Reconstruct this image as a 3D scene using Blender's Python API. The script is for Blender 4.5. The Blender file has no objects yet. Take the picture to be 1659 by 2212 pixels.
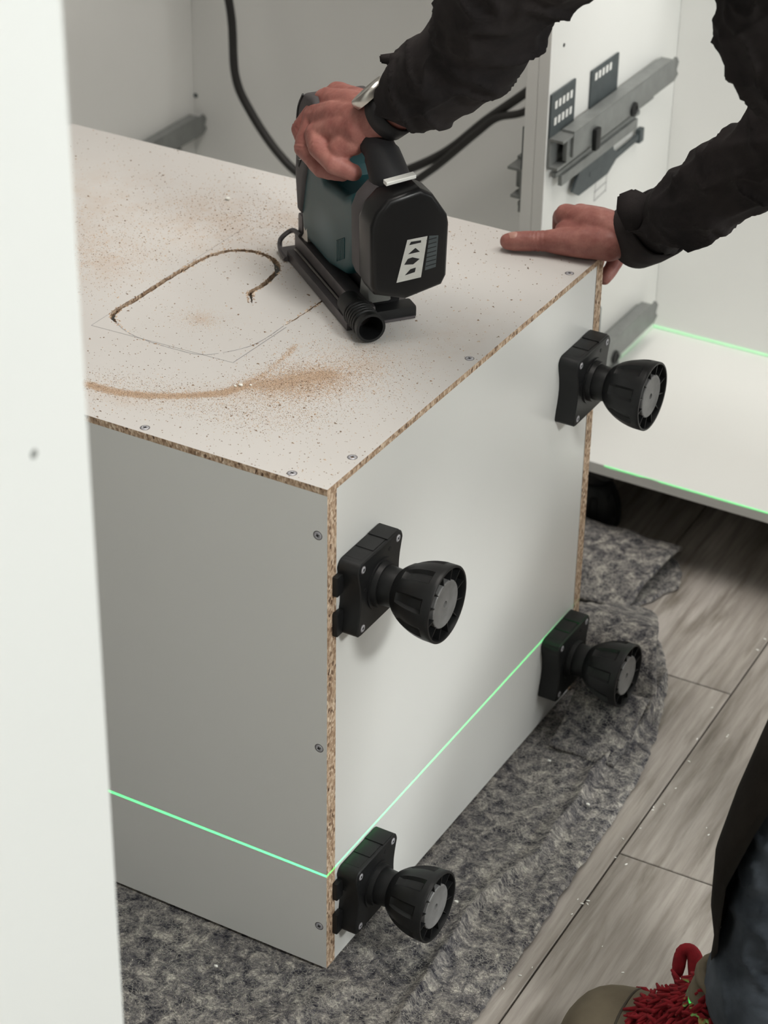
import bpy, bmesh, math, random
from mathutils import Vector, Matrix, noise, geometry
SC = bpy.context.scene
COL = SC.collection
random.seed(7)
PI = math.pi
H, ZL = 0.59004, 0.12589            # cabinet height lying on its front, laser level height

# ------------------------------------------------------------------ camera
def make_camera():
    cd = bpy.data.cameras.new('camera'); cam = bpy.data.objects.new('camera', cd); COL.objects.link(cam)
    cd.sensor_fit = 'HORIZONTAL'; cd.sensor_width = 36.0
    cd.lens = 4943.36 / 1659 * 36.0
    R = ((0.86721957, 0.49770939, 0.01468264), (0.27043611, -0.44604466, -0.85317552), (-0.41808436, 0.74386122, -0.52141725))
    M = Matrix(((R[0][0], -R[1][0], -R[2][0]), (R[0][1], -R[1][1], -R[2][1]), (R[0][2], -R[1][2], -R[2][2]))).to_4x4()
    M.translation = Vector((0.93484, -1.555865, 1.675917))
    cam.matrix_world = M
    cd.clip_start = 0.05
    cd.dof.use_dof = True; cd.dof.focus_distance = 2.33; cd.dof.aperture_fstop = 10.0
    SC.camera = cam
make_camera()

# ------------------------------------------------------------------ world, lights, exposure
w = bpy.data.worlds.new('world'); SC.world = w; w.use_nodes = True
w.node_tree.nodes['Background'].inputs[0].default_value = (0.75, 0.85, 1.0, 1)
w.node_tree.nodes['Background'].inputs[1].default_value = 0.05
SC.view_settings.view_transform = 'Standard'; SC.view_settings.look = 'None'
SC.view_settings.gamma = 1.0; SC.view_settings.use_curve_mapping = False
SC.view_settings.exposure = 0.08

def area(name, loc, target, size, power, color):
    l = bpy.data.lights.new(name, 'AREA'); l.shape = 'SQUARE'; l.size = size; l.energy = power; l.color = color
    o = bpy.data.objects.new(name, l); COL.objects.link(o); o.location = loc
    o.rotation_euler = (Vector(target) - Vector(loc)).to_track_quat('-Z', 'Y').to_euler()
    return o
area('ceiling_lamp_light', (2.55, -0.80, 2.46), (1.0, -0.2, 0.6), 0.55, 92, (0.985, 1.0, 0.965))
area('ceiling_lamp_light', (0.15, 0.42, 2.46), (0.15, 0.42, 0.0), 0.90, 17.0, (1.0, 0.935, 0.865))
area('ceiling_lamp_light', (0.95, 1.02, 2.46), (0.6, 1.0, 0.0), 0.50, 8, (1.0, 0.98, 0.95))  # added unseen lamp, brightens the inside of the right base cabinet
area('right_fill_light', (2.9, 0.9, 1.3), (0.0, 0.9, 0.3), 0.80, 35, (0.97, 1.0, 0.985))  # added unseen fill from the right, no window is built there

def laser():
    l = bpy.data.lights.new('laser_light', 'POINT'); l.shadow_soft_size = 0.0; l.energy = 1.0; l.color = (1, 1, 1)
    l.use_nodes = True
    nt = l.node_tree; nt.nodes.clear()
    out = nt.nodes.new('ShaderNodeOutputLight'); em = nt.nodes.new('ShaderNodeEmission')
    tc = nt.nodes.new('ShaderNodeTexCoord'); sp = nt.nodes.new('ShaderNodeSeparateXYZ')
    ab = nt.nodes.new('ShaderNodeMath'); ab.operation = 'ABSOLUTE'
    mr = nt.nodes.new('ShaderNodeMapRange'); mr.interpolation_type = 'SMOOTHSTEP'
    mr.inputs['From Min'].default_value = 0.0010; mr.inputs['From Max'].default_value = 0.0025
    mr.inputs['To Min'].default_value = 1.0; mr.inputs['To Max'].default_value = 0.0
    mu = nt.nodes.new('ShaderNodeMath'); mu.operation = 'MULTIPLY'; mu.inputs[1].default_value = 120.0
    nt.links.new(tc.outputs['Normal'], sp.inputs[0]); nt.links.new(sp.outputs['Z'], ab.inputs[0])
    nt.links.new(ab.outputs[0], mr.inputs['Value']); nt.links.new(mr.outputs[0], mu.inputs[0])
    nt.links.new(mu.outputs[0], em.inputs['Strength']); em.inputs['Color'].default_value = (0.02, 1.0, 0.20, 1)
    nt.links.new(em.outputs[0], out.inputs[0])
    o = bpy.data.objects.new('laser_light', l); COL.objects.link(o); o.location = (0.50, -0.60, ZL + 0.0003)
laser()

# ------------------------------------------------------------------ helpers
def tag(o, label=None, cat=None, group=None, kind=None):
    if label: o['label'] = label
    if cat: o['category'] = cat
    if group: o['group'] = group
    if kind: o['kind'] = kind
    return o
def empty(name, loc=(0, 0, 0), rot=(0, 0, 0), label=None, cat=None, group=None):
    o = bpy.data.objects.new(name, None); COL.objects.link(o); o.location = loc; o.rotation_euler = rot
    o.empty_display_size = 0.05
    return tag(o, label, cat, group)
def obj(name, bm, mats, parent=None, smooth=False, loc=None):
    me = bpy.data.meshes.new(name)
    if isinstance(bm, bpy.types.Mesh): me = bm
    else:
        bm.normal_update(); bm.to_mesh(me); bm.free()
    if not isinstance(mats, (list, tuple)): mats = [mats]
    if len(me.materials) == 0:
        for m in mats: me.materials.append(m)
    if smooth:
        for p in me.polygons: p.use_smooth = True
        if smooth != 'all':
            try: me.set_sharp_from_angle(angle=math.radians(38))
            except Exception: pass
    o = bpy.data.objects.new(name, me); COL.objects.link(o)
    if parent: o.parent = parent
    if loc: o.location = loc
    return o
def copy_tree(o, parent=None):
    c = o.copy(); COL.objects.link(c); c.parent = parent
    for ch in list(o.children): copy_tree(ch, c)
    return c
def add_box(bm, x0, x1, y0, y1, z0, z1, bev=0.0, mi=0, segs=2, mat=None):
    b = bmesh.new()
    bmesh.ops.create_cube(b, size=1.0)
    bmesh.ops.scale(b, vec=(x1 - x0, y1 - y0, z1 - z0), verts=b.verts)
    bmesh.ops.translate(b, vec=((x0 + x1) / 2, (y0 + y1) / 2, (z0 + z1) / 2), verts=b.verts)
    if bev > 0: bmesh.ops.bevel(b, geom=b.edges[:], offset=bev, segments=segs, affect='EDGES', profile=0.7)
    merge(bm, b, mi, mat)
def merge(bm, b, mi=None, mat=None):
    if mat is not None: bmesh.ops.transform(b, matrix=mat, verts=b.verts)
    me = bpy.data.meshes.new('tmp')
    if mi is not None:
        for f in b.faces: f.material_index = mi
    b.to_mesh(me); b.free(); bm.from_mesh(me); bpy.data.meshes.remove(me)
def box(*a, **k):
    bm = bmesh.new(); add_box(bm, *a, **k); return bm
def add_prism(bm, pts, d0, d1, axis='x', bev=0.0, mi=0, segs=2):
    """pts = outline in the other two axes, extruded from d0 to d1 along axis"""
    b = bmesh.new()
    def v(a, c, d):
        return (d, a, c) if axis == 'x' else ((a, d, c) if axis == 'y' else (a, c, d))
    v0 = [b.verts.new(v(p[0], p[1], d0)) for p in pts]; v1 = [b.verts.new(v(p[0], p[1], d1)) for p in pts]
    n = len(pts)
    b.faces.new(v0); b.faces.new(v1)
    for i in range(n): b.faces.new((v0[i], v0[(i + 1) % n], v1[(i + 1) % n], v1[i]))
    bmesh.ops.recalc_face_normals(b, faces=b.faces)
    if bev > 0:
        es = [e for e in b.edges if len(e.link_faces) == 2 and any(len(f.verts) == n and n > 4 or f in list(b.faces)[:2] for f in e.link_faces)]
        bmesh.ops.bevel(b, geom=es, offset=bev, segments=segs, affect='EDGES', profile=0.6)
    merge(bm, b, mi)
def add_lathe(bm, prof, segs=32, M=None, mi=0, cap=True):
    """prof = [(x, r)] along +X"""
    b = bmesh.new(); rings = []
    for x, r in prof:
        rings.append([b.verts.new((x, r * math.cos(2 * PI * k / segs), r * math.sin(2 * PI * k / segs))) for k in range(segs)])
    for a, c in zip(rings, rings[1:]):
        for k in range(segs): b.faces.new((a[k], a[(k + 1) % segs], c[(k + 1) % segs], c[k]))
    if cap:
        if prof[0][1] > 1e-6: b.faces.new(rings[0])
        if prof[-1][1] > 1e-6: b.faces.new(rings[-1])
    bmesh.ops.remove_doubles(b, verts=b.verts, dist=1e-6)
    bmesh.ops.recalc_face_normals(b, faces=b.faces)
    merge(bm, b, mi, M)
def catmull(pts, n=8):
    P = [Vector(p) for p in pts]; P = [P[0] * 2 - P[1]] + P + [P[-1] * 2 - P[-2]]; out = []
    for i in range(1, len(P) - 2):
        for k in range(n):
            t = k / n; a, b_, c, d = P[i - 1], P[i], P[i + 1], P[i + 2]
            out.append(0.5 * ((2 * b_) + (c - a) * t + (2 * a - 5 * b_ + 4 * c - d) * t * t + (3 * b_ - a - 3 * c + d) * t ** 3))
    out.append(P[-2]); return out
def add_tube(bm, pts, rad, segs=12, mi=0, flat=1.0):
    b = bmesh.new(); n = len(pts); rings = []
    up = Vector((0.02, 0.05, 1))
    for i, p in enumerate(pts):
        t = (Vector(pts[min(i + 1, n - 1)]) - Vector(pts[max(i - 1, 0)])).normalized()
        s = t.cross(up)
        if s.length < 1e-3: s = t.cross(Vector((1, 0, 0)))
        s.normalize(); u = s.cross(t).normalized()
        r = rad[i] if isinstance(rad, (list, tuple)) else rad
        rings.append([b.verts.new(Vector(p) + s * r * math.cos(2 * PI * k / segs) + u * r * flat * math.sin(2 * PI * k / segs)) for k in range(segs)])
    for a, c in zip(rings, rings[1:]):
        for k in range(segs): b.faces.new((a[k], a[(k + 1) % segs], c[(k + 1) % segs], c[k]))
    b.faces.new(rings[0]); b.faces.new(rings[-1])
    bmesh.ops.recalc_face_normals(b, faces=b.faces)
    merge(bm, b, mi)
def capsules(bm, chains, sub=3, cone=20):
    """each chain = [(point, radius), ...]: spheres joined by frustums, unioned later by a voxel remesh"""
    for ch in chains:
        for p, r in ch:
            b = bmesh.new(); bmesh.ops.create_icosphere(b, subdivisions=sub, radius=r); merge(bm, b, 0, Matrix.Translation(Vector(p)))
        for (p, r), (q, s) in zip(ch, ch[1:]):
            p, q = Vector(p), Vector(q); d = q - p
            if d.length < 1e-5: continue
            b = bmesh.new(); bmesh.ops.create_cone(b, cap_ends=True, segments=cone, radius1=r, radius2=s, depth=d.length)
            merge(bm, b, 0, Matrix.Translation((p + q) / 2) @ d.to_track_quat('Z', 'Y').to_matrix().to_4x4())
def remesh(bm, voxel, smooth=4, factor=0.5):
    me = bpy.data.meshes.new('t'); bm.to_mesh(me); bm.free()
    o = bpy.data.objects.new('t', me); COL.objects.link(o)
    m = o.modifiers.new('r', 'REMESH'); m.mode = 'VOXEL'; m.voxel_size = voxel; m.use_smooth_shade = True
    if smooth:
        s = o.modifiers.new('s', 'SMOOTH'); s.iterations = smooth; s.factor = factor
    dg = bpy.context.evaluated_depsgraph_get(); dg.update()
    res = bpy.data.meshes.new_from_object(o.evaluated_get(dg))
    bpy.data.objects.remove(o); bpy.data.meshes.remove(me)
    for p in res.polygons: p.use_smooth = True
    return res
def displace(me, fn):
    nor = [v.normal.copy() for v in me.vertices]
    for v, n in zip(me.vertices, nor):
        v.co = v.co + n * fn(v.co, n)

# ------------------------------------------------------------------ materials
class NT:
    def __init__(s, name):
        s.m = bpy.data.materials.new(name); s.m.use_nodes = True; s.nt = s.m.node_tree
        s.b = s.nt.nodes['Principled BSDF']
    def n(s, t, **k):
        nd = s.nt.nodes.new(t)
        for a, v in k.items():
            if a in nd.inputs: nd.inputs[a].default_value = v
            else: setattr(nd, a, v)
        return nd
    def l(s, a, b): s.nt.links.new(a, b); return b
    def coord(s, scale=(1, 1, 1), rot=(0, 0, 0), kind='Object'):
        tc = s.n('ShaderNodeTexCoord'); mp = s.n('ShaderNodeMapping'); mp.inputs['Scale'].default_value = scale; mp.inputs['Rotation'].default_value = rot
        s.l(tc.outputs[kind], mp.inputs[0]); return mp.outputs[0]
    def noise(s, co, scale, detail=3, rough=0.5, dist=0.0):
        nd = s.n('ShaderNodeTexNoise'); nd.inputs['Scale'].default_value = scale; nd.inputs['Detail'].default_value = detail
        nd.inputs['Roughness'].default_value = rough; nd.inputs['Distortion'].default_value = dist
        s.l(co, nd.inputs['Vector']); return nd.outputs['Fac']
    def ramp(s, fac, stops, interp='LINEAR'):
        r = s.n('ShaderNodeValToRGB'); r.color_ramp.interpolation = interp
        e = r.color_ramp.elements
        while len(e) < len(stops): e.new(0.5)
        for q, (p, c) in zip(e, stops):
            q.position = p; q.color = (c[0], c[1], c[2], 1) if not isinstance(c, (int, float)) else (c, c, c, 1)
        s.l(fac, r.inputs[0]); return r.outputs[0]
    def mix(s, fac, a, b, mode='MIX'):
        m = s.n('ShaderNodeMix', data_type='RGBA', blend_type=mode)
        for v, i in ((fac, 0), (a, 6), (b, 7)):
            if isinstance(v, (int, float)): m.inputs[i].default_value = v
            elif isinstance(v, (tuple, list)): m.inputs[i].default_value = (*v, 1)
            else: s.l(v, m.inputs[i])
        return m.outputs[2]
    def math(s, op, a, b=None, clamp=False):
        m = s.n('ShaderNodeMath', operation=op, use_clamp=clamp)
        for v, i in ((a, 0), (b, 1)):
            if v is None: continue
            if isinstance(v, (int, float)): m.inputs[i].default_value = v
            else: s.l(v, m.inputs[i])
        return m.outputs[0]
    def bump(s, h, strength=0.3, dist=0.001):
        b = s.n('ShaderNodeBump'); b.inputs['Strength'].default_value = strength; b.inputs['Distance'].default_value = dist
        s.l(h, b.inputs['Height']); s.l(b.outputs[0], s.b.inputs['Normal'])
    def base(s, c):
        if isinstance(c, (tuple, list)): s.b.inputs['Base Color'].default_value = (*c, 1)
        else: s.l(c, s.b.inputs['Base Color'])
    def set(s, **k):
        for a, v in k.items(): s.b.inputs[a.replace('_', ' ')].default_value = v
        return s
def plain(name, col, rough=0.5, metal=0.0, var=0.06, vs=40, bump=0.0, bs=300, spec=None):
    t = NT(name); co = t.coord(); f = t.noise(co, vs, 4)
    t.base(t.mix(f, tuple(c * (1 - var) for c in col), tuple(min(1, c * (1 + var)) for c in col)))
    t.set(Roughness=rough, Metallic=metal)
    if spec is not None: t.b.inputs['Specular IOR Level'].default_value = spec
    if bump: t.bump(t.noise(co, bs, 3), bump, 0.0006)
    return t.m
M = {}
M['melamine'] = plain('white_melamine', (0.75, 0.755, 0.735), 0.32, 0, 0.02, 6, 0.08, 500)
M['melamine_grey'] = plain('light_grey_melamine', (0.54, 0.515, 0.475), 0.5, 0, 0.03, 5, 0.06, 500)
M['hall_white'] = plain('white_lacquer', (0.67, 0.69, 0.68), 0.4, 0, 0.015, 5)
M['wall'] = plain('wall_paint', (0.40, 0.39, 0.37), 0.8, 0, 0.03, 3)
M['ceiling'] = plain('ceiling_paint', (0.62, 0.61, 0.60), 0.9, 0, 0.02, 3)
M['black_plastic'] = plain('black_plastic', (0.009, 0.0095, 0.010), 0.45, 0, 0.2, 60, 0.10, 900, 0.35)
M['black_void'] = plain('hole_and_print_black', (0.004, 0.004, 0.005), 0.6)  # black colour stands in for shade in holes, screw slots, vent; also print
M['dark_rubber'] = plain('dark_rubber', (0.016, 0.0155, 0.017), 0.6, 0, 0.2, 50, 0.1, 700, 0.35)
M['grey_rubber'] = plain('worn_grey_rubber', (0.070, 0.063, 0.066), 0.62, 0, 0.25, 40, 0.15, 600)
M['battery_black'] = plain('battery_black_plastic', (0.006, 0.006, 0.0065), 0.35, 0, 0.2, 40, spec=0.35)
M['grey_disc'] = plain('scuffed_grey_plastic', (0.17, 0.17, 0.17), 0.45, 0.0, 0.45, 90, 0.2, 400)
M['screw'] = plain('zinc_screw', (0.46, 0.46, 0.49), 0.38, 0.3, 0.1, 200)
M['steel_dark'] = plain('worn_dark_steel', (0.13, 0.12, 0.125), 0.42, 0.65, 0.3, 60)
M['steel'] = plain('bright_steel', (0.6, 0.58, 0.54), 0.28, 0.95, 0.1, 60)
M['slide_steel'] = plain('galvanised_slide_steel', (0.24, 0.25, 0.245), 0.45, 0.45, 0.25, 60)
M['slide_plate'] = plain('dark_mounting_plate', (0.075, 0.09, 0.095), 0.5, 0.3, 0.3, 60)
M['white_mark'] = plain('white_plastic', (0.8, 0.8, 0.76), 0.5)
M['pencil'] = plain('graphite_line', (0.22, 0.22, 0.23), 0.7, 0, 0.35, 300)
M['label_white'] = plain('printed_label_white', (0.50, 0.50, 0.47), 0.5, 0, 0.15, 120)
M['nail'] = plain('fingernail', (0.50, 0.27, 0.22), 0.35)
M['red_lace'] = plain('red_lace_fabric', (0.21, 0.004, 0.010), 0.95, 0, 0.5, 120, 0.5, 600)
M['suede'] = plain('olive_tan_suede', (0.13, 0.108, 0.072), 0.92, 0, 0.18, 60, 0.4, 900)
M['suede_dark'] = plain('dark_shoe_seam', (0.05, 0.042, 0.03), 0.9)
M['sole'] = plain('brown_rubber_sole', (0.05, 0.04, 0.03), 0.8)
M['hair'] = plain('short_brown_hair', (0.035, 0.022, 0.015), 0.7, 0, 0.3, 200, 0.5, 300)
M['cable'] = plain('black_cable_rubber', (0.016, 0.015, 0.014), 0.55)
M['crumb'] = plain('white_plaster_crumb', (0.85, 0.85, 0.80), 0.8)
M['lamp'] = NT('lamp_diffuser').m
_b = M['lamp'].node_tree.nodes['Principled BSDF']; _b.inputs['Emission Color'].default_value = (1, 0.96, 0.9, 1); _b.inputs['Emission Strength'].default_value = 3.0

def chipboard():
    t = NT('raw_chipboard'); co = t.coord((1, 1, 1))
    st = t.coord((1.0, 1.0, 0.6))
    v = t.n('ShaderNodeTexVoronoi'); v.inputs['Scale'].default_value = 420; t.l(st, v.inputs['Vector'])
    sep = t.n('ShaderNodeSeparateColor'); t.l(v.outputs['Color'], sep.inputs[0])
    c = t.ramp(sep.outputs[0], [(0.0, (0.13, 0.075, 0.045)), (0.10, (0.36, 0.24, 0.155)), (0.5, (0.52, 0.375, 0.255)), (0.85, (0.64, 0.49, 0.36)), (1.0, (0.78, 0.65, 0.50))])
    n = t.noise(co, 160, 4, 0.6)
    c = t.mix(1.0, c, t.ramp(n, [(0.30, (0.55, 0.46, 0.40)), (0.50, (1, 1, 1))]), 'MULTIPLY')
    t.base(c); t.set(Roughness=0.9); t.bump(v.outputs['Distance'], 0.6, 0.001)
    return t.m
M['chip'] = chipboard()
def dusty():
    """white melamine board dirtied by a film of sawdust that lies in patches"""
    t = NT('dusty_white_melamine'); tc = t.n('ShaderNodeTexCoord'); co = tc.outputs['Object']
    n = t.noise(co, 38, 6, 0.62); n2 = t.noise(co, 260, 4, 0.7); n3 = t.noise(co, 9, 3, 0.5)
    def blob(cx, cy, rx, ry, ang, a, sharp=1.0):
        mp = t.n('ShaderNodeMapping', vector_type='TEXTURE'); mp.inputs['Location'].default_value = (cx, cy, 0); mp.inputs['Rotation'].default_value = (0, 0, ang); mp.inputs['Scale'].default_value = (rx, ry, 1000)
        t.l(co, mp.inputs[0])
        ln = t.n('ShaderNodeVectorMath', operation='LENGTH'); t.l(mp.outputs[0], ln.inputs[0])
        r = t.n('ShaderNodeMapRange', interpolation_type='SMOOTHSTEP'); t.l(ln.outputs['Value'], r.inputs[0])
        r.inputs[1].default_value = 1.0; r.inputs[2].default_value = 1 - sharp; r.inputs[3].default_value = 0; r.inputs[4].default_value = a
        return r.outputs[0]
    bl = [blob(-.135, .165, .075, .055, .9, .95), blob(-.10, .24, .06, .05, .3, .55), blob(-.19, .10, .09, .035, .7, .5), blob(-.27, .045, .08, .022, .05, .55),
          blob(-.49, .29, .13, .10, .3, .75), blob(-.42, .44, .16, .12, -.3, .6), blob(-.30, .50, .15, .09, 0, .65), blob(-.294, .231, .024, .022, 0, .6), blob(-.05, .34, .06, .12, 0, .35), blob(-.58, .40, .15, .2, 0, .5)]
    s = bl[0]
    for b in bl[1:]: s = t.math('MAXIMUM', s, b)
    s = t.math('MULTIPLY', s, t.ramp(n, [(0.34, 0.0), (0.66, 1.0)])); s = t.math('MULTIPLY', s, t.ramp(n2, [(0.3, 0.45), (0.6, 1.0)]), True)
    base = t.mix(n3, (0.585, 0.565, 0.540), (0.625, 0.605, 0.585))
    t.base(t.mix(t.math('MULTIPLY', s, 0.75), base, (0.47, 0.325, 0.215)))
    t.set(Roughness=0.55); t.bump(n2, 0.05, 0.0005)
    return t.m
M['dusty'] = dusty()
M['sawdust'] = plain('sawdust', (0.56, 0.42, 0.305), 0.95, 0, 0.5, 700, 0.8, 900)
M['sawdust_dark'] = plain('dark_wood_chips', (0.25, 0.17, 0.115), 0.95, 0, 0.6, 500)
def plank_mat():
    t = NT('grey_wood_plank')
    tc = t.n('ShaderNodeTexCoord'); oi = t.n('ShaderNodeObjectInfo')
    ad = t.n('ShaderNodeVectorMath', operation='ADD')
    t.l(tc.outputs['Object'], ad.inputs[0])
    cm = t.n('ShaderNodeCombineXYZ'); t.l(t.math('MULTIPLY', oi.outputs['Random'], 7.0), cm.inputs[0]); t.l(t.math('MULTIPLY', oi.outputs['Random'], 3.0), cm.inputs[1])
    t.l(cm.outputs[0], ad.inputs[1])
    def mp(sc):
        m = t.n('ShaderNodeMapping'); m.inputs['Scale'].default_value = sc; t.l(ad.outputs[0], m.inputs[0]); return m.outputs[0]
    big = t.noise(mp((1, .22, 1)), 9, 3, 0.5, 0.6)
    wv = t.n('ShaderNodeTexWave', wave_type='BANDS', bands_direction='X'); wv.inputs['Scale'].default_value = 9; wv.inputs['Distortion'].default_value = 9; wv.inputs['Detail'].default_value = 3; wv.inputs['Detail Scale'].default_value = 1.2; wv.inputs['Detail Roughness'].default_value = .6
    t.l(mp((1, .16, 1)), wv.inputs[0])
    fine = t.noise(mp((1, .06, 1)), 130, 5, 0.62)
    fine2 = t.noise(mp((1, .12, 1)), 34, 5, 0.6, 0.4)
    c = t.ramp(big, [(0.3, (0.27, 0.245, 0.22)), (0.5, (0.37, 0.34, 0.31)), (0.72, (0.46, 0.425, 0.395))])
    c = t.mix(0.34, c, t.ramp(wv.outputs['Fac'], [(0.0, (0.52, 0.49, 0.46)), (0.22, (0.8, 0.78, 0.74)), (0.6, (1, 1, 1))]), 'MULTIPLY')
    c = t.mix(0.6, c, t.ramp(fine, [(0.32, (0.55, 0.52, 0.48)), (0.6, (1.08, 1.07, 1.05))]), 'MULTIPLY')
    c = t.mix(0.92, c, t.ramp(fine2, [(0.30, (0.50, 0.48, 0.44)), (0.48, (0.98, 0.98, 0.98))]), 'MULTIPLY')
    t.base(c); t.set(Roughness=0.5); t.bump(fine, 0.15, 0.001)
    return t.m
M['plank'] = plank_mat()
M['joint'] = plain('dark_joint', (0.09, 0.08, 0.07), 0.9)
def blanket_mat():
    t = NT('grey_felt_blanket'); tc = t.n('ShaderNodeTexCoord'); co = tc.outputs['UV']
    d = t.n('ShaderNodeTexNoise'); d.inputs['Scale'].default_value = 22; t.l(co, d.inputs['Vector'])
    dv = t.n('ShaderNodeVectorMath', operation='SCALE'); dv.inputs['Scale'].default_value = 0.004; t.l(d.outputs['Color'], dv.inputs[0])
    cd = t.n('ShaderNodeVectorMath', operation='ADD'); t.l(co, cd.inputs[0]); t.l(dv.outputs[0], cd.inputs[1])
    a = t.noise(cd.outputs[0], 65, 6, 0.75, 0.5); b = t.noise(co, 280, 4, 0.75, 0.3)
    mp = t.n('ShaderNodeMapping'); mp.inputs['Scale'].default_value = (1, 1.75, 1); t.l(cd.outputs[0], mp.inputs[0])
    vo = t.n('ShaderNodeTexVoronoi', feature='DISTANCE_TO_EDGE'); vo.inputs['Scale'].default_value = 165; t.l(mp.outputs[0], vo.inputs['Vector'])
    c = t.ramp(a, [(0.37, (0.014, 0.014, 0.024)), (0.45, (0.090, 0.088, 0.098)), (0.54, (0.22, 0.21, 0.205)), (0.64, (0.48, 0.46, 0.42))])
    c = t.mix(0.8, c, t.ramp(b, [(0.34, (0.40, 0.40, 0.43)), (0.62, (1.45, 1.42, 1.35))]), 'MULTIPLY')
    st = t.ramp(vo.outputs['Distance'], [(0.0, 1.0), (0.11, 0.0)])
    big = t.noise(co, 14, 2)
    c = t.mix(t.math('MULTIPLY', st, t.ramp(big, [(0.38, 0.12), (0.62, 0.60)])), c, (0.56, 0.54, 0.48))
    t.base(c); t.set(Roughness=1.0)
    h = t.math('ADD', a, t.math('MULTIPLY', st, 0.25)); t.bump(h, 0.9, 0.003)
    return t.m
M['blanket'] = blanket_mat()
M['thread'] = plain('pale_thread', (0.42, 0.40, 0.36), 0.95, 0, 0.4, 90)
def skin_mat():
    t = NT('skin'); co = t.coord(); a = t.noise(co, 45, 4, 0.6); b = t.noise(co, 420, 3, 0.6); c0 = t.noise(co, 18, 3)
    c = t.ramp(a, [(0.32, (0.265, 0.090, 0.075)), (0.52, (0.350, 0.138, 0.114)), (0.7, (0.430, 0.190, 0.155))])
    c = t.mix(0.35, c, t.ramp(b, [(0.3, (0.75, 0.7, 0.7)), (0.6, (1.05, 1.05, 1.05))]), 'MULTIPLY')
    t.base(c); t.set(Roughness=0.55); t.b.inputs['Subsurface Weight'].default_value = 0.06; t.b.inputs['Subsurface Radius'].default_value = (0.01, 0.004, 0.002)
    t.bump(b, 0.25, 0.0006)
    return t.m
M['skin'] = skin_mat()
def cloth(name, c0, c1, sc=700, rough=0.9):
    t = NT(name); co = t.coord(); a = t.noise(co, 14, 5, 0.6); b = t.noise(co, sc, 3, 0.6)
    t.base(t.mix(t.ramp(a, [(0.35, 0.0), (0.65, 1.0)]), c0, c1)); t.set(Roughness=rough)
    t.b.inputs['Specular IOR Level'].default_value = 0.25
    t.bump(b, 0.35, 0.0008); return t.m
M['jacket'] = cloth('black_work_jacket_fabric', (0.014, 0.012, 0.013), (0.032, 0.027, 0.027))
M['denim'] = cloth('dark_blue_denim', (0.034, 0.042, 0.054), (0.082, 0.096, 0.116), 900)
M['brown_cloth'] = cloth('dark_brown_canvas', (0.018, 0.014, 0.011), (0.036, 0.029, 0.023), 500)
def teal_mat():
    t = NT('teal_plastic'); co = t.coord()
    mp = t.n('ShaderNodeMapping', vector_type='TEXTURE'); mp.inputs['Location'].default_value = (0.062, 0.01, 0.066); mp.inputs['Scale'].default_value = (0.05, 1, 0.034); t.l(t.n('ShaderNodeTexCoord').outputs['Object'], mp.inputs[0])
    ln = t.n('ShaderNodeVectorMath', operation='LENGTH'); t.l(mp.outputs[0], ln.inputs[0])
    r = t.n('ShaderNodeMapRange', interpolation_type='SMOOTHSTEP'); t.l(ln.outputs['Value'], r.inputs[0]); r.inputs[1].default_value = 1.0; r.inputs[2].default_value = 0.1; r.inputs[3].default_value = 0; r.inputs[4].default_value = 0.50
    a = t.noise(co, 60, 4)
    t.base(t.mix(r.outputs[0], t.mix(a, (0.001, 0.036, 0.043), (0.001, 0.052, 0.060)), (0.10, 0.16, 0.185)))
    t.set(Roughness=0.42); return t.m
M['teal'] = teal_mat()
#@@STRUCT
# ------------------------------------------------------------------ room shell
def struct(name, bm, m, parent=None): return tag(obj(name, bm, m, parent), kind='structure')
FZ = -0.012
fl = struct('floor', box(-2.2, 3.2, -3.2, 1.36, FZ - 0.06, FZ - 0.004), M['joint'])
def planks():
    ang = math.radians(1.4); c, s = math.cos(ang), math.sin(ang)
    W_, L_, g = 0.196, 1.20, 0.0022
    meshes = {}
    def plank(u0, v0, u1, v1):
        key = (round(u1 - u0, 3), round(v1 - v0, 3))
        if key not in meshes:
            bm = box(-(u1 - u0) / 2, (u1 - u0) / 2, -(v1 - v0) / 2, (v1 - v0) / 2, -0.004, 0.0, 0.0007, segs=1)
            me = bpy.data.meshes.new('plank'); bm.to_mesh(me); bm.free(); me.materials.append(M['plank']); meshes[key] = me
        o = bpy.data.objects.new('plank', meshes[key]); COL.objects.link(o)
        u, v = (u0 + u1) / 2, (v0 + v1) / 2
        o.parent = fl; o.location = (0.190 + c * u - s * v, c * v + s * u, FZ); o.rotation_euler = (0, 0, ang)
    off = {0: 0.345, -1: 0.698, 1: -0.05, -2: 0.92, 2: 0.6, 3: 0.2}
    for i in range(-10, 13):
        j0 = off.get(i, ((i * 0.437) % 1.0) * L_)
        u0 = i * W_ + g / 2; u1 = (i + 1) * W_ - g / 2
        for k in range(-3, 3):
            v0, v1 = j0 + k * L_ + g / 2, j0 + (k + 1) * L_ - g / 2
            v0 = max(v0, -2.9); v1 = min(v1, 1.30)
            if v1 - v0 > 0.04: plank(u0, v0, u1, v1)
planks()
struct('wall_back', box(-2.2, 3.2, 1.36, 1.46, FZ, 2.5), M['wall'])
struct('wall_left', box(-2.3, -2.2, -3.2, 1.46, FZ, 2.5), M['wall'])
struct('wall_right', box(3.2, 3.3, -3.2, 1.46, FZ, 2.5), M['wall'])
struct('wall_front', box(-2.3, 3.3, -3.3, -3.2, FZ, 2.5), M['wall'])
struct('ceiling', box(-2.3, 3.3, -3.3, 1.46, 2.5, 2.56), M['ceiling'])
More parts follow.
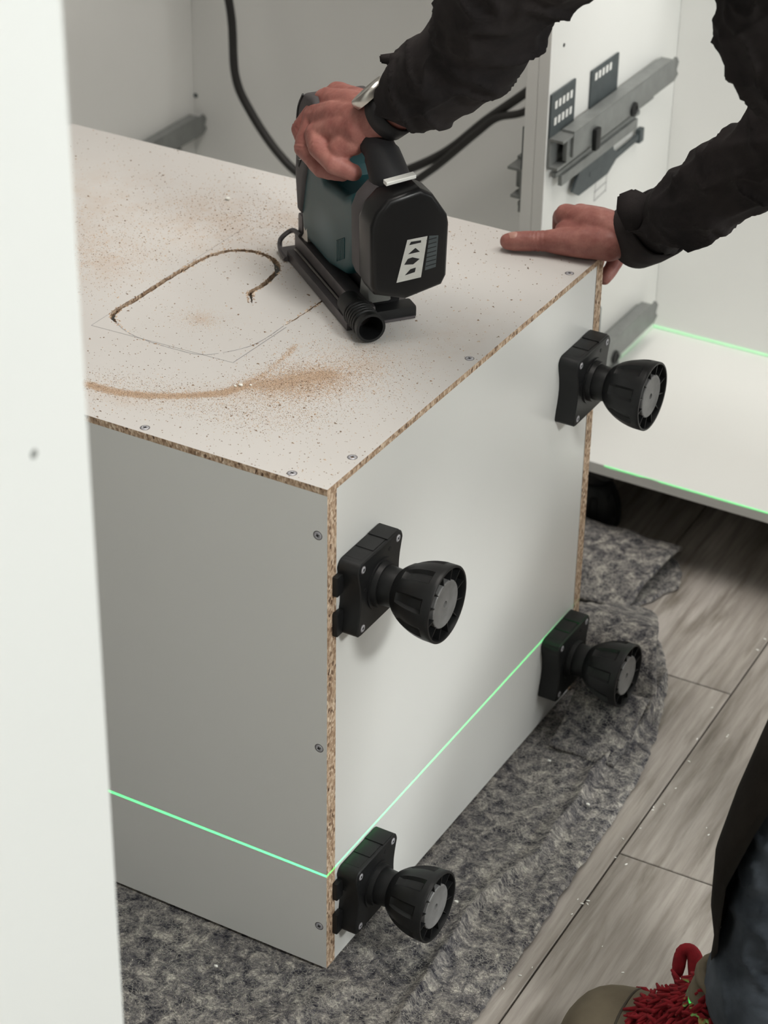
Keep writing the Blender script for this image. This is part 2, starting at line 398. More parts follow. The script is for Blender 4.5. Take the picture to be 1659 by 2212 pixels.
for (x, y, sz, lb) in ((2.55, -.80, .55, 'square white ceiling lamp at the far right of the room'), (.15, .42, .90, 'big square ceiling lamp straight above the lying cabinet'),
                       (.95, 1.02, .50, 'small square ceiling lamp added to brighten the right base cabinet')):
    t = empty('ceiling_lamp', (x, y, 2.5), label=lb, cat='ceiling lamp')
    bm = bmesh.new(); h = sz / 2 + .02
    for a in ((-h, h, -h, -h + .02), (-h, h, h - .02, h), (-h, -h + .02, -h + .02, h - .02), (h - .02, h, -h + .02, h - .02)): add_box(bm, a[0], a[1], a[2], a[3], -.03, 0, .002)
    obj('lamp_frame', bm, M['hall_white'], t)
    obj('diffuser', box(-h + .02, h - .02, -h + .02, h - .02, -.012, -.002), M['lamp'], t)

# ------------------------------------------------------------------ screws
def screw_mesh(r=0.0042, depth=0.0008):
    bm = bmesh.new()
    add_lathe(bm, [(0, r * 1.02), (depth * .4, r), (depth, r * .72), (depth * .7, r * .5), (depth * .7, 0)], 16)
    add_lathe(bm, [(0, r * 1.22), (depth * .25, r * 1.20), (depth * .3, r * 1.0)], 16, mi=2, cap=False)
    for a in (0, PI / 2):
        add_box(bm, depth * .6, depth * 1.02, -r * .46, r * .46, -r * .10, r * .10, mi=1, mat=Matrix.Rotation(a + .4, 4, 'X'))
    me = bpy.data.meshes.new('screw'); bm.normal_update(); bm.to_mesh(me); bm.free()
    me.materials.append(M['screw']); me.materials.append(M['black_void']); me.materials.append(M['steel_dark'])
    for p in me.polygons: p.use_smooth = False
    return me
SCREW = screw_mesh(); SCREW_S = screw_mesh(0.0036, 0.0009)
def put_screw(parent, loc, axis, me=SCREW):
    o = bpy.data.objects.new('screw', me); COL.objects.link(o); o.parent = parent; o.location = loc
    o.rotation_euler = {'x': (random.random(), 0, 0), 'z': (0, -PI / 2, random.random() * 3), '-y': (0, 0, -PI / 2)}[axis]
    return o

# ------------------------------------------------------------------ adjustable cabinet leg (axis +X, sits on plane x = 0)
def leg_outline():
    hw, hh, pts = 0.0435, 0.041, []
    def corner(cy, cz, r, a0):
        for k in range(6):
            a = a0 + k / 5 * PI / 2; pts.append((cy + r * math.cos(a), cz + r * math.sin(a)))
    r = 0.009
    corner(hw - r, hh - r, r, 0)
    corner(-hw + r + .001, hh - r, r, PI / 2)
    for k in range(1, 8): pts.append((-hw + 0.0065 * math.sin(PI * k / 8), hh - r - (2 * hh - 2 * r) * k / 8))
    corner(-hw + r * .6, -hh + r * .6, r * .6, PI)
    corner(hw - r * .6, -hh + r * .6, r * .6, 1.5 * PI)
    for k in range(1, 8): pts.append((hw - 0.0065 * math.sin(PI * k / 8), -hh + r + (2 * hh - 2 * r) * k / 8))
    return pts
def build_leg(nubs=True):
    T = 0.0235; bm = bmesh.new()
    pts = leg_outline()
    b = bmesh.new()
    loops = []
    for x, k in ((0, 1.0), (T - .0012, 1.0), (T, 0.972)):
        loops.append([b.verts.new((x, p[0] * k, p[1] * k)) for p in pts])
    n = len(pts)
    for a, c in zip(loops, loops[1:]):
        for i in range(n): b.faces.new((a[i], a[(i + 1) % n], c[(i + 1) % n], c[i]))
    b.faces.new(loops[0]); b.faces.new(loops[-1]); bmesh.ops.recalc_face_normals(b, faces=b.faces); merge(bm, b, 0)
    add_lathe(bm, [(T - .001, .0265), (T + .0015, .0265), (T + .0015, .0235), (T + .007, .0228), (T + .007, .0)], 40)
    # stepped ridges on the top side
    add_box(bm, .001, T - .001, .014, .036, .040, .0425, .0004)
    add_box(bm, .001, T - .003, -.010, .0135, .040, .0418, .0004)
    add_box(bm, .0005, T - .004, -.030, -.0105, .0398, .0412, .0004)
    if nubs:
        add_box(bm, .0, .006, -.052, -.040, .006, .028, .0015); add_box(bm, .0, .006, -.052, -.040, -.040, -.014, .0015)
    for (y, z) in ((.018, .030), (.012, -.030), (-.030, .008)): add_lathe(bm, [(T - .0002, .0024), (T + .0003, .0024), (T + .0003, 0)], 10, Matrix.Translation((0, y, z)), 1)
    leg = obj('leg', bm, [M['black_plastic'], M['black_void']], smooth=True)
    for y in (-.0335, .0335):
        for z in (-.0335, .0335): put_screw(leg, (T, y, z), 'x', SCREW_S)
    bm = bmesh.new(); add_lathe(bm, [(T + .004, .0195), (.030, .0205), (.044, .0195), (.052, .0190)], 36)
    obj('shaft', bm, M['black_plastic'], leg, True)
    # bell shaped foot with eight pockets round it and a ribbed, open end
    prof = [(.0440, .0150), (.0445, .0200), (.0470, .0232), (.0505, .0262), (.0550, .0294), (.0600, .0322), (.0650, .0345), (.0700, .0363), (.0750, .0377), (.0800, .0387), (.0850, .0393), (.0880, .0394), (.0925, .0395), (.0965, .0395), (.0972, .0390), (.0972, .0372), (.0960, .0368), (.0860, .0362), (.0860, .0245)]
    b = bmesh.new(); S = 96; rings = []
    for i, (x, r) in enumerate(prof):
        ring = []
        for k in range(S):
            a = 2 * PI * k / S; ph = (k % 12) / 12; rr = r
            if 5 <= i <= 10 and .25 < ph < .75: rr = r - .0034 - .0012 * (i - 5) / 5
            ring.append(b.verts.new((x, rr * math.cos(a), rr * math.sin(a))))
        rings.append(ring)
    for i, (a, c) in enumerate(zip(rings, rings[1:])):
        for k in range(S): b.faces.new((a[k], a[(k + 1) % S], c[(k + 1) % S], c[k]))
    bmesh.ops.recalc_face_normals(b, faces=b.faces)
    bm = bmesh.new(); merge(bm, b, 0)
    for k in range(12):
        add_box(bm, .0858, .0955, .0235, .0372, -.0005, .0005, mat=Matrix.Rotation(2 * PI * k / 12 + .2, 4, 'X'))
    obj('foot', bm, M['black_plastic'], leg, True)
    bm = bmesh.new(); add_lathe(bm, [(.0850, .0246), (.0948, .0246), (.0956, .0238), (.0956, .0215), (.0950, .0205), (.0950, .0034), (.0900, .0030), (.0900, 0)], 40)
    tag(obj('foot_disc', bm, M['grey_disc'], leg, True), 'scuffed grey disc with a small hole')
    return leg

# ------------------------------------------------------------------ cabinet lying down
def tess_board(outer, holes, z0, z1, parent, name, mats):
    bm = bmesh.new()
    polys = [[Vector((x, y, 0)) for x, y in outer]] + [[Vector((x, y, 0)) for x, y in h] for h in holes]
    tris = geometry.tessellate_polygon(polys); flat = [p for q in polys for p in q]
    top = [bm.verts.new((p.x, p.y, z1)) for p in flat]; bot = [bm.verts.new((p.x, p.y, z0)) for p in flat]
    for a, b_, c in tris:
        for vs in ((top[a], top[b_], top[c]), (bot[a], bot[c], bot[b_])):
            try: bm.faces.new(vs)
            except ValueError: pass
    i0 = 0
    for q in polys:
        n = len(q)
        for k in range(n):
            f = bm.faces.new((top[i0 + k], bot[i0 + k], bot[i0 + (k + 1) % n], top[i0 + (k + 1) % n])); f.material_index = 1
        i0 += n
    bmesh.ops.recalc_face_normals(bm, faces=bm.faces)
    return obj(name, bm, mats, parent)
def ribbon(pts, wfun, jag=0.0):
    P = catmull([(x, y, 0) for x, y in pts], 7); n = len(P); L, Rr = [], []
    for i, p in enumerate(P):
        t = (P[min(i + 1, n - 1)] - P[max(i - 1, 0)]).normalized(); s = Vector((-t.y, t.x, 0)); wd = wfun(i / (n - 1)) / 2
        L.append((p + s * (wd + random.uniform(-jag, jag))).to_2d()); Rr.append((p - s * (wd + random.uniform(-jag, jag))).to_2d())
    return [tuple(v) for v in L] + [tuple(v) for v in reversed(Rr)]
KERF = [(-.269, .291), (-.279, .304), (-.285, .314), (-.283, .337), (-.289, .373), (-.307, .394), (-.33, .401), (-.352, .396), (-.367, .381), (-.375, .357), (-.378, .325), (-.380, .283), (-.380, .237), (-.382, .205), (-.377, .187), (-.366, .1785)]
KERF2 = [(-.2125, .262), (-.2105, .275), (-.209, .302), (-.2085, .318), (-.208, .345), (-.2075, .375)]
X0 = -0.735
def lying_cabinet():
    cab = empty('base_cabinet', (0, 0, 0), label='white chipboard base cabinet lying on its front with four black legs on its bottom', cat='cabinet')
    zt = 0.583
    k1 = ribbon(KERF, lambda u: .0012 + .0064 * min(1, u * 6) * (1 - .25 * math.sin(PI * u)) * min(1, (1 - u) * 8 + .1), 0.0007)
    k2 = ribbon(KERF2, lambda u: .0005 + .0028 * u, 0.0005)
    outer = [(X0, 0)] + [(X0 * (1 - i / 40), 0) for i in range(1, 40)] + [(0, 0)]
    outer = [(X0, 0), (0, 0), (0, .6), (X0, .6)]
    tag(tess_board(outer, [k1, k2], zt, H, cab, 'back_panel', [M['dusty'], M['chip']]), 'dusty thin panel with a half-sawn rounded cut')
    def panel(name, x0, x1, y0, y1, z0, z1, faces, mat='melamine'):
        bm = box(x0, x1, y0, y1, z0, z1)
        for f in bm.faces:
            n = f.normal; bm.normal_update()
        bm.normal_update()
        for f in bm.faces:
            ax = max(range(3), key=lambda i: abs(f.normal[i])); f.material_index = 0 if ax == faces else 1
        return obj(name, bm, [M[mat], M['chip']], cab)
    panel('side_panel', X0, 0, 0, .0168, 0, zt - .0002, 1)
    panel('side_panel', X0, 0, .5832, .6, 0, zt - .0002, 1)
    panel('bottom_panel', -.0165, -.0004, .0172, .5828, .0, zt - .0003, 0)
    panel('top_rail', X0, X0 + .1, .017, .583, zt - .017, zt - .0003, 2)
    panel('top_rail', X0, X0 + .1, .017, .583, 0, .016, 2)
    for x, y in ((-.211, .009), (-.044, .009), (-.011, .064), (-.012, .536), (-.40, .009), (-.60, .009), (-.011, .30), (-.35, .592)): put_screw(cab, (x, y, H - .0002), 'z')
    for x, z in ((-.0105, .537), (-.009, .288), (-.009, .055)): put_screw(cab, (x, .0002, z), '-y')
    # pencil outline of the cut-out
    bm = bmesh.new(); zp = H + .00012
    def line(a, b_, w_):
        a, b_ = Vector((*a, 0)), Vector((*b_, 0)); t = (b_ - a).normalized(); s = Vector((-t.y, t.x, 0)) * w_ / 2
        vs = [bm.verts.new((p.x, p.y, zp)) for p in (a - s, b_ - s, b_ + s, a + s)]; bm.faces.new(vs)
    def poly(pts, w_, skip=0.0):
        P = catmull([(x, y, 0) for x, y in pts], 6)
        for a, b_ in zip(P, P[1:]):
            if random.random() > skip: line(a.to_2d(), b_.to_2d(), w_ * random.uniform(.6, 1.3))
    line((-.384, .159), (-.381, .45), .00045); line((-.384, .159), (-.212, .166), .0005); line((-.212, .166), (-.208, .262), .0008)
    poly([(-.366, .178), (-.350, .169), (-.332, .163), (-.307, .160), (-.278, .160), (-.251, .163), (-.233, .179), (-.217, .206), (-.2125, .233), (-.212, .262)], .0008, .05)
    tag(obj('pencil_line', bm, M['pencil'], cab), 'thin graphite outline of the rounded opening')
    # broken chips standing along the kerf
    bm = bmesh.new()
    for path, n_, w_ in ((KERF, 150, .0032), (KERF2, 30, .002), ([(-.366, .178), (-.332, .163), (-.278, .160)], 16, .0006)):
        P = catmull([(x, y, 0) for x, y in path], 8)
        for _ in range(n_):
            i = random.randrange(len(P) - 1); p = P[i].lerp(P[i + 1], random.random()); t = (P[i + 1] - P[i]).normalized(); s = Vector((-t.y, t.x, 0)) * random.choice((-1, 1)) * (w_ + random.uniform(-.0006, .0012))
            q = p + s; h = random.uniform(.0003, .0012); r = random.uniform(.0006, .0017)
            b = bmesh.new(); bmesh.ops.create_cone(b, cap_ends=True, segments=4, radius1=r, radius2=r * .2, depth=h)
            merge(bm, b, 0, Matrix.Translation((q.x, q.y, H + h * .45)) @ Matrix.Rotation(random.random() * 6, 4, 'Z') @ Matrix.Diagonal((1.4, .6, 1, 1)))
    tag(obj('splintered_edge', bm, M['chip'], cab), kind='stuff')
    leg = build_leg(True)
    leg.parent = cab; leg.location = (0, .061, .461)
    for loc, nub in (((0, .0635, .0805), True), ((0, .538, .4655), False), ((0, .538, .0855), False)):
        l2 = copy_tree(leg, cab); l2.location = loc
        if not nub:
            src = build_leg(False); l2.data = src.data
            for o_ in list(src.children): bpy.data.objects.remove(o_)
            bpy.data.objects.remove(src)
    return cab, leg
CAB, LEG = lying_cabinet()
#@@BACK
# ------------------------------------------------------------------ standing cabinets behind
YF, YB = 0.915, 1.328
def standing_cabinet(x0, x1, z0, label, group):
    t = empty('base_cabinet', (x0, YF, 0), label=label, cat='cabinet')
    p = lambda name, a: obj(name, box(a[0] - x0, a[1] - x0, a[2] - YF, a[3] - YF, a[4], a[5], .0006, segs=1), M['melamine'], t)
    p('side_panel', (x0, x0 + .016, YF, YB + .012, z0 - .016, .83)); p('side_panel', (x1 - .016, x1, YF, YB + .012, z0 - .016, .83))
    p('bottom_panel', (x0 + .0162, x1 - .0162, YF, YB, z0 - .0165, z0)); p('back_panel', (x0 + .0162, x1 - .0162, YB, YB + .008, z0, .83))
    p('top_rail', (x0 + .0162, x1 - .0162, YB - .09, YB - .001, .814, .83))
    for lx in (x0 + .085, x1 - .085):
        for ly in (YF + .075, YB - .075):
            l2 = copy_tree(LEG, t); l2.rotation_euler = (0, PI / 2, 0); l2.location = (lx - x0, ly - YF, z0 - .0167)
            l2.scale = ((z0 - .0167 - FZ) / .0972, 1, 1)
    return t
rc = standing_cabinet(-.243, .955, .1256, 'bright empty white base cabinet standing open behind the lying cabinet on the right', None)
lc = standing_cabinet(-1.066, -.2435, .1256, 'shaded white base cabinet standing open behind the jigsaw', None)
# screw hole, pencil sketch on the inner side of the right cabinet
bm = bmesh.new(); xs = .0162 + .0002
def yzline(bm, a, b_, w_):
    a, b_ = Vector((0, a[0] - YF, a[1])), Vector((0, b_[0] - YF, b_[1])); tt = (b_ - a).normalized(); s = Vector((0, -tt.z, tt.y)) * w_ / 2
    bm.faces.new([bm.verts.new((xs, p.y, p.z)) for p in (a - s, b_ - s, b_ + s, a + s)])
for a, b_ in (((1.075, .425), (1.080, .487)), ((1.112, .425), (1.112, .48)), ((1.075, .425), (1.112, .428)), ((1.074, .438), (1.112, .44)), ((1.08, .487), (1.1, .487))): yzline(bm, a, b_, .0012)
tag(obj('pencil_sketch', bm, M['pencil'], rc), 'faint pencil sketch below the slide')
bm = bmesh.new(); add_lathe(bm, [(0, .0025), (.0006, .0025), (.0006, 0)], 12)
obj('screw_hole', bm, M['black_void'], rc, loc=(.0160, .951 - YF, .683))
bm = bmesh.new(); add_lathe(bm, [(0, .004), (.0006, .004), (.0006, 0)], 12, Matrix.Rotation(-PI / 2, 4, 'Z'))
obj('screw_hole', bm, M['slide_plate'], lc, loc=(.02, YB - YF, .325))

def drawer_slide(label, group):
    """origin on the panel, runs along +Y, sticks out along +X"""
    t = empty('drawer_slide', label=label, cat='drawer slide', group=group)
    bm = bmesh.new()
    add_box(bm, .001, .004, 0, .335, -.012, .030, .0005); add_box(bm, .004, .022, 0, .330, .026, .030, .0005); add_box(bm, .004, .016, 0, .30, -.012, -.008, .0005)
    obj('fixed_rail', bm, M['slide_steel'], t)
    bm = bmesh.new()
    add_box(bm, .019, .023, .03, .352, -.002, .030, .0006); add_box(bm, .006, .023, .03, .340, .030, .0335, .0006)
    add_prism(bm, [(.352, -.002), (.365, .004), (.358, .012), (.364, .022), (.356, .031), (.352, .030)], .019, .023, 'x')
    add_box(bm, .012, .019, .02, .10, -.006, .026, .003)
    obj('runner', bm, M['slide_steel'], t, True)
    for y0 in (0, .118):
        b = bmesh.new(); add_box(b, .0005, .003, y0, y0 + .070 + (.014 if y0 else 0), .028, .088 - (.006 if y0 else 0), .001)
        pl = obj('mounting_plate', b, M['slide_plate'], t)
        b = bmesh.new()
        for r in range(2 if y0 == 0 else 1):
            for k in range(5):
                add_box(b, .003, .0034, y0 + .010 + k * .011, y0 + .0165 + k * .011, .066 - r * .022, .076 - r * .022, .0)
        tag(obj('slot', b, M['melamine'], pl), 'row of slots showing the white panel', kind='stuff')
    bm = bmesh.new()
    add_box(bm, .003, .010, .01, .27, -.026, -.020, .0006); add_box(bm, .008, .014, .02, .255, -.040, -.026, .001)
    obj('lower_rail', bm, M['slide_steel'], t)
    bm = bmesh.new()
    add_prism(bm, [(.085, -.040), (.185, -.036), (.190, -.050), (.205, -.058), (.275, -.056), (.277, -.064), (.200, -.067), (.175, -.079), (.085, -.078), (.065, -.066)], .006, .010, 'x', 0)
    add_box(bm, .004, .012, .272, .286, -.070, -.050, .002)
    add_box(bm, .010, .0104, .115, .135, -.062, -.056)
    obj('release_bracket', bm, M['slide_plate'], t)
    bm = bmesh.new(); add_lathe(bm, [(.023, .010), (.026, .010), (.027, .007), (.025, .005), (.025, 0)], 20, Matrix.Translation((0, .215, .002)))
    obj('roller', bm, M['black_plastic'], t, True)
    obj('catch', box(.023, .030, .085, .100, -.012, .018, .003), M['black_plastic'], t, True)
    return t
sl = drawer_slide('galvanised drawer slide with slotted plates, upper one in the bright right cabinet', 'drawer slides inside the standing cabinets')
sl.location = (-.2268, .918, .540)
for lab, loc, flip in (('galvanised drawer slide low down in the bright right cabinet, above the laser line', (-.2268, .918, .166), False),
                       ('drawer slide on the shaded far left side, above the edge of the dusty panel', (-1.0498, .965, .268), False),
                       ('drawer slide hidden behind the divider, beside the black cable ends', (-.2598, .918, .49), True)):
    c2 = copy_tree(sl); c2.location = loc; c2['label'] = lab
    if flip: c2.scale = (-1, 1, 1)
    if 'shaded far left' in lab:
        for o_ in [o for o in c2.children if o.name.startswith('mounting_plate')]:
            for q_ in list(o_.children): bpy.data.objects.remove(q_)
            bpy.data.objects.remove(o_)

# ------------------------------------------------------------------ tall panel in the foreground
tp = empty('tall_cabinet', (.17, -.50, 0), label='tall bright white cabinet side blurred at the left edge of the view', cat='cabinet')
PX, PY = .195, -.603
def tpanel(name, a): return obj(name, box(a[0] - .17, a[1] - .17, a[2] + .5, a[3] + .5, a[4], a[5], .0009, segs=2), M['hall_white'], tp)
sp_ = tpanel('side_panel', (PX - .018, PX, PY - .56, PY, FZ, 2.1)); tpanel('side_panel', (PX - .6, PX - .582, PY - .56, PY, FZ, 2.1))
tpanel('back_panel', (PX - .581, PX - .019, PY - .012, PY - .004, .08, 2.08)); tpanel('top_panel', (PX - .581, PX - .019, PY - .56, PY - .013, 2.08, 2.1)); tpanel('bottom_panel', (PX - .581, PX - .019, PY - .56, PY - .013, .08, .098))
bm = bmesh.new(); add_lathe(bm, [(0, .003), (.0006, .0028), (.0006, 0)], 14)
obj('screw_hole', bm, M['slide_steel'], sp_, loc=(PX - .17, -.655 + .5, 1.010))

# ------------------------------------------------------------------ cables in the left cabinet
def cable(pts, r, label, plug=None):
    bm = bmesh.new(); add_tube(bm, catmull(pts, 10), r, 12)
    o = obj('power_cable', bm, M['cable'], smooth='all'); tag(o, label, 'cable')
    return o
cable([(-.945, 1.22, .80), (-.945, 1.25, .62), (-.930, 1.26, .50), (-.918, 1.25, .41), (-.892, 1.25, .357), (-.842, 1.25, .299), (-.79, 1.25, .268), (-.71, 1.25, .268), (-.628, 1.25, .312), (-.55, 1.25, .363), (-.483, 1.25, .428), (-.43, 1.25, .475), (-.37, 1.27, .53)], .0068, 'black cable hanging in a deep loop behind the jigsaw')
cable([(-.80, 1.10, .130), (-.70, 1.17, .17), (-.64, 1.22, .25), (-.604, 1.235, .299), (-.55, 1.235, .350), (-.49, 1.235, .412), (-.46, 1.24, .44), (-.42, 1.25, .455), (-.37, 1.26, .50)], .0058, 'thinner black cable crossing the loop and rising towards the divider')

# ------------------------------------------------------------------ blanket under the cabinet
def blanket():
    edge = [(-1.1, .005), (.003, .15), (.008, .168), (.10, .166), (.19, .163), (.266, .158), (.33, .156), (.40, .153), (.48, .146), (.53, .138), (.57, .128), (.62, .118), (.68, .088), (.733, .060), (.775, .020), (.80, -.012), (.84, .004), (.88, .020), (.915, .012), (.94, -.004), (.958, -.03), (.962, -.06)]
    edge[0] = (-1.2, .20); edge[1] = (-.3, .185)
    def ex(y):
        for (a, b_), (c, d) in zip(edge, edge[1:]):
            if a <= y <= c: return b_ + (d - b_) * (y - a) / (c - a)
        return edge[-1][1]
    ridge = [(-1.2, .16), (-.3, .135), (-.045, .107), (.087, .095), (.18, .090), (.274, .108), (.36, .110), (.444, .100), (.511, .104), (.56, .11), (.70, .11)]
    def rx(y):
        for (a, b_), (c, d) in zip(ridge, ridge[1:]):
            if a <= y <= c: return b_ + (d - b_) * (y - a) / (c - a)
        return .11
    def hgt(x, y):
        z = -.0115 + .0065
        e = ex(y)
        if x > 0.002 or y < -.01:
            z += .0016 * noise.noise(Vector((x * 22, y * 22, 0))) + .0009 * noise.noise(Vector((x * 70, y * 70, 3)))
            amp = min(1, max(0, (x + .02) / .05)) if y > -.03 else 1
            d = x - rx(y) - .006 * noise.noise(Vector((y * 16, 0, 5)))
            z += amp * (.0125 * math.exp(-(d / .010) ** 2) * (1 if d < 0 else math.exp(-d / .006)) + .004 * math.exp(-((d + .03) / .02) ** 2))
            z += .0035 * max(0, noise.noise(Vector((x * 9 + 3, y * 7, 8)))) * amp
            if y < -.01: # ridges in front of the left face
                q = abs((x + .36) + (y + .05) * .35); z += .011 * math.exp(-(q / .016) ** 2)
                q = abs((x - .03) - (y + .02) * .4); z += .008 * math.exp(-(q / .02) ** 2)
            # arch rising behind the far lower leg
            if y > .5:
                s = min(1, max(0, (x + .01) / .05)); u = (y - .575) / .20
                if 0 < u < 1: z += s * (.028 * math.sin(PI * u ** .6) )
        return z
    NX, NY = 260, 430
    ys = [-.50 + 1.46 * j / NY for j in range(NY + 1)]
    bm = bmesh.new(); uv = bm.loops.layers.uv.new('uv'); rows = []
    for y in ys:
        e = ex(y) + .0035 * noise.noise(Vector((y * 40, 1, 1))) + .002 * noise.noise(Vector((y * 130, 1, 9))); row = []
        for i in range(NX + 1):
            u = i / NX; xa = -1.0 if y < .64 else -.19; x = xa + (e - xa) * (u ** .55 if False else (1 - (1 - u) ** 1.6))
            z = hgt(x, y)
            k = max(0, 1 - (e - x) / .004); z -= .003 * k
            row.append(bm.verts.new((x, y, max(z, FZ + .001))))
        rows.append(row)
    for a, c in zip(rows, rows[1:]):
        for i in range(NX):
            f = bm.faces.new((a[i], a[i + 1], c[i + 1], c[i])); f.smooth = True
            for lp in f.loops: lp[uv].uv = (lp.vert.co.x, lp.vert.co.y)
    o = obj('moving_blanket', bm, M['blanket'], smooth='all')
    m = o.modifiers.new('thickness', 'SOLIDIFY'); m.thickness = .004; m.offset = -1
    tag(o, 'mottled grey felt moving blanket spread rumpled under the lying cabinet', 'blanket')
    # doubled over flap behind the far lower leg and the lip at the near side of it
    def sheet(name, prof, x0f, x1f, n=40, m_=24):
        P = catmull([(0, y, z) for y, z in prof], 8); bm = bmesh.new(); uv = bm.loops.layers.uv.new('uv'); rows = []
        acc = 0
        for j, p in enumerate(P):
            if j: acc += (p - P[j - 1]).length
            u = j / (len(P) - 1); a, b_ = x0f(u), x1f(u); row = []
            for i in range(m_ + 1):
                x = a + (b_ - a) * i / m_
                dz = .003 * noise.noise(Vector((x * 30, acc * 30, 2)))
                row.append((bm.verts.new((x, p.y + dz * .6, max(p.z + dz, FZ + .004))), (x, acc)))
            rows.append(row)
        for a, c in zip(rows, rows[1:]):
            for i in range(m_):
                q = (a[i], a[i + 1], c[i + 1], c[i]); f = bm.faces.new([v for v, _ in q])
                for lp, (_, t_) in zip(f.loops, q): lp[uv].uv = t_
        ob = obj(name, bm, M['blanket'], o, smooth='all')
        mm = ob.modifiers.new('thickness', 'SOLIDIFY'); mm.thickness = .005; mm.offset = 0
        return ob
    sheet('fold', [(.470, .0), (.505, .012), (.530, .034), (.548, .046), (.560, .040), (.566, .028), (.560, .016)], lambda u: .03, lambda u: .121 - .012 * abs(u - .5))
    sheet('fold', [(.592, -.004), (.598, .024), (.610, .050), (.632, .066), (.665, .066), (.70, .052), (.735, .030), (.775, .008), (.80, .0)], lambda u: -.03, lambda u: .122 - .060 * u - .045 * u * u)
    sheet('fold', [(.78, .0), (.82, .020), (.86, .026), (.90, .024), (.935, .018), (.955, .004)], lambda u: -.16, lambda u: -.012 + .035 * u - .03 * u * u)
blanket()
def threads():
    bk = bpy.data.objects['moving_blanket']; me = bk.data; rnd = random.Random(11); bm = bmesh.new()
    polys = [p for p in me.polygons if p.center.x > -.25 and (p.center.x > .01 or p.center.y < -.005)]
    areas = []; tot = 0
    for p in polys: tot += p.area; areas.append(tot)
    import bisect
    for _ in range(7500):
        p = polys[bisect.bisect_left(areas, rnd.random() * tot)]
        c = p.center + Vector((rnd.uniform(-.002, .002), rnd.uniform(-.002, .002), .0004)); a = rnd.gauss(0.3, .9); l = rnd.uniform(.0015, .005); w_ = rnd.uniform(.00018, .00035)
        d = Vector((math.cos(a), math.sin(a), 0)) * l; sd = Vector((-d.y, d.x, 0)).normalized() * w_; h = Vector((0, 0, rnd.uniform(.0004, .0016)))
        v = [bm.verts.new(q) for q in (c - d / 2 - sd, c - d / 2 + sd, c + h + sd, c + h - sd, c + d / 2 + Vector((rnd.uniform(-1, 1), rnd.uniform(-1, 1), 0)) * l * .3)]
        bm.faces.new((v[0], v[1], v[2], v[3])); bm.faces.new((v[3], v[2], v[4]))
    o = obj('loose_threads', bm, M['thread'], bk); o['kind'] = 'stuff'
threads()
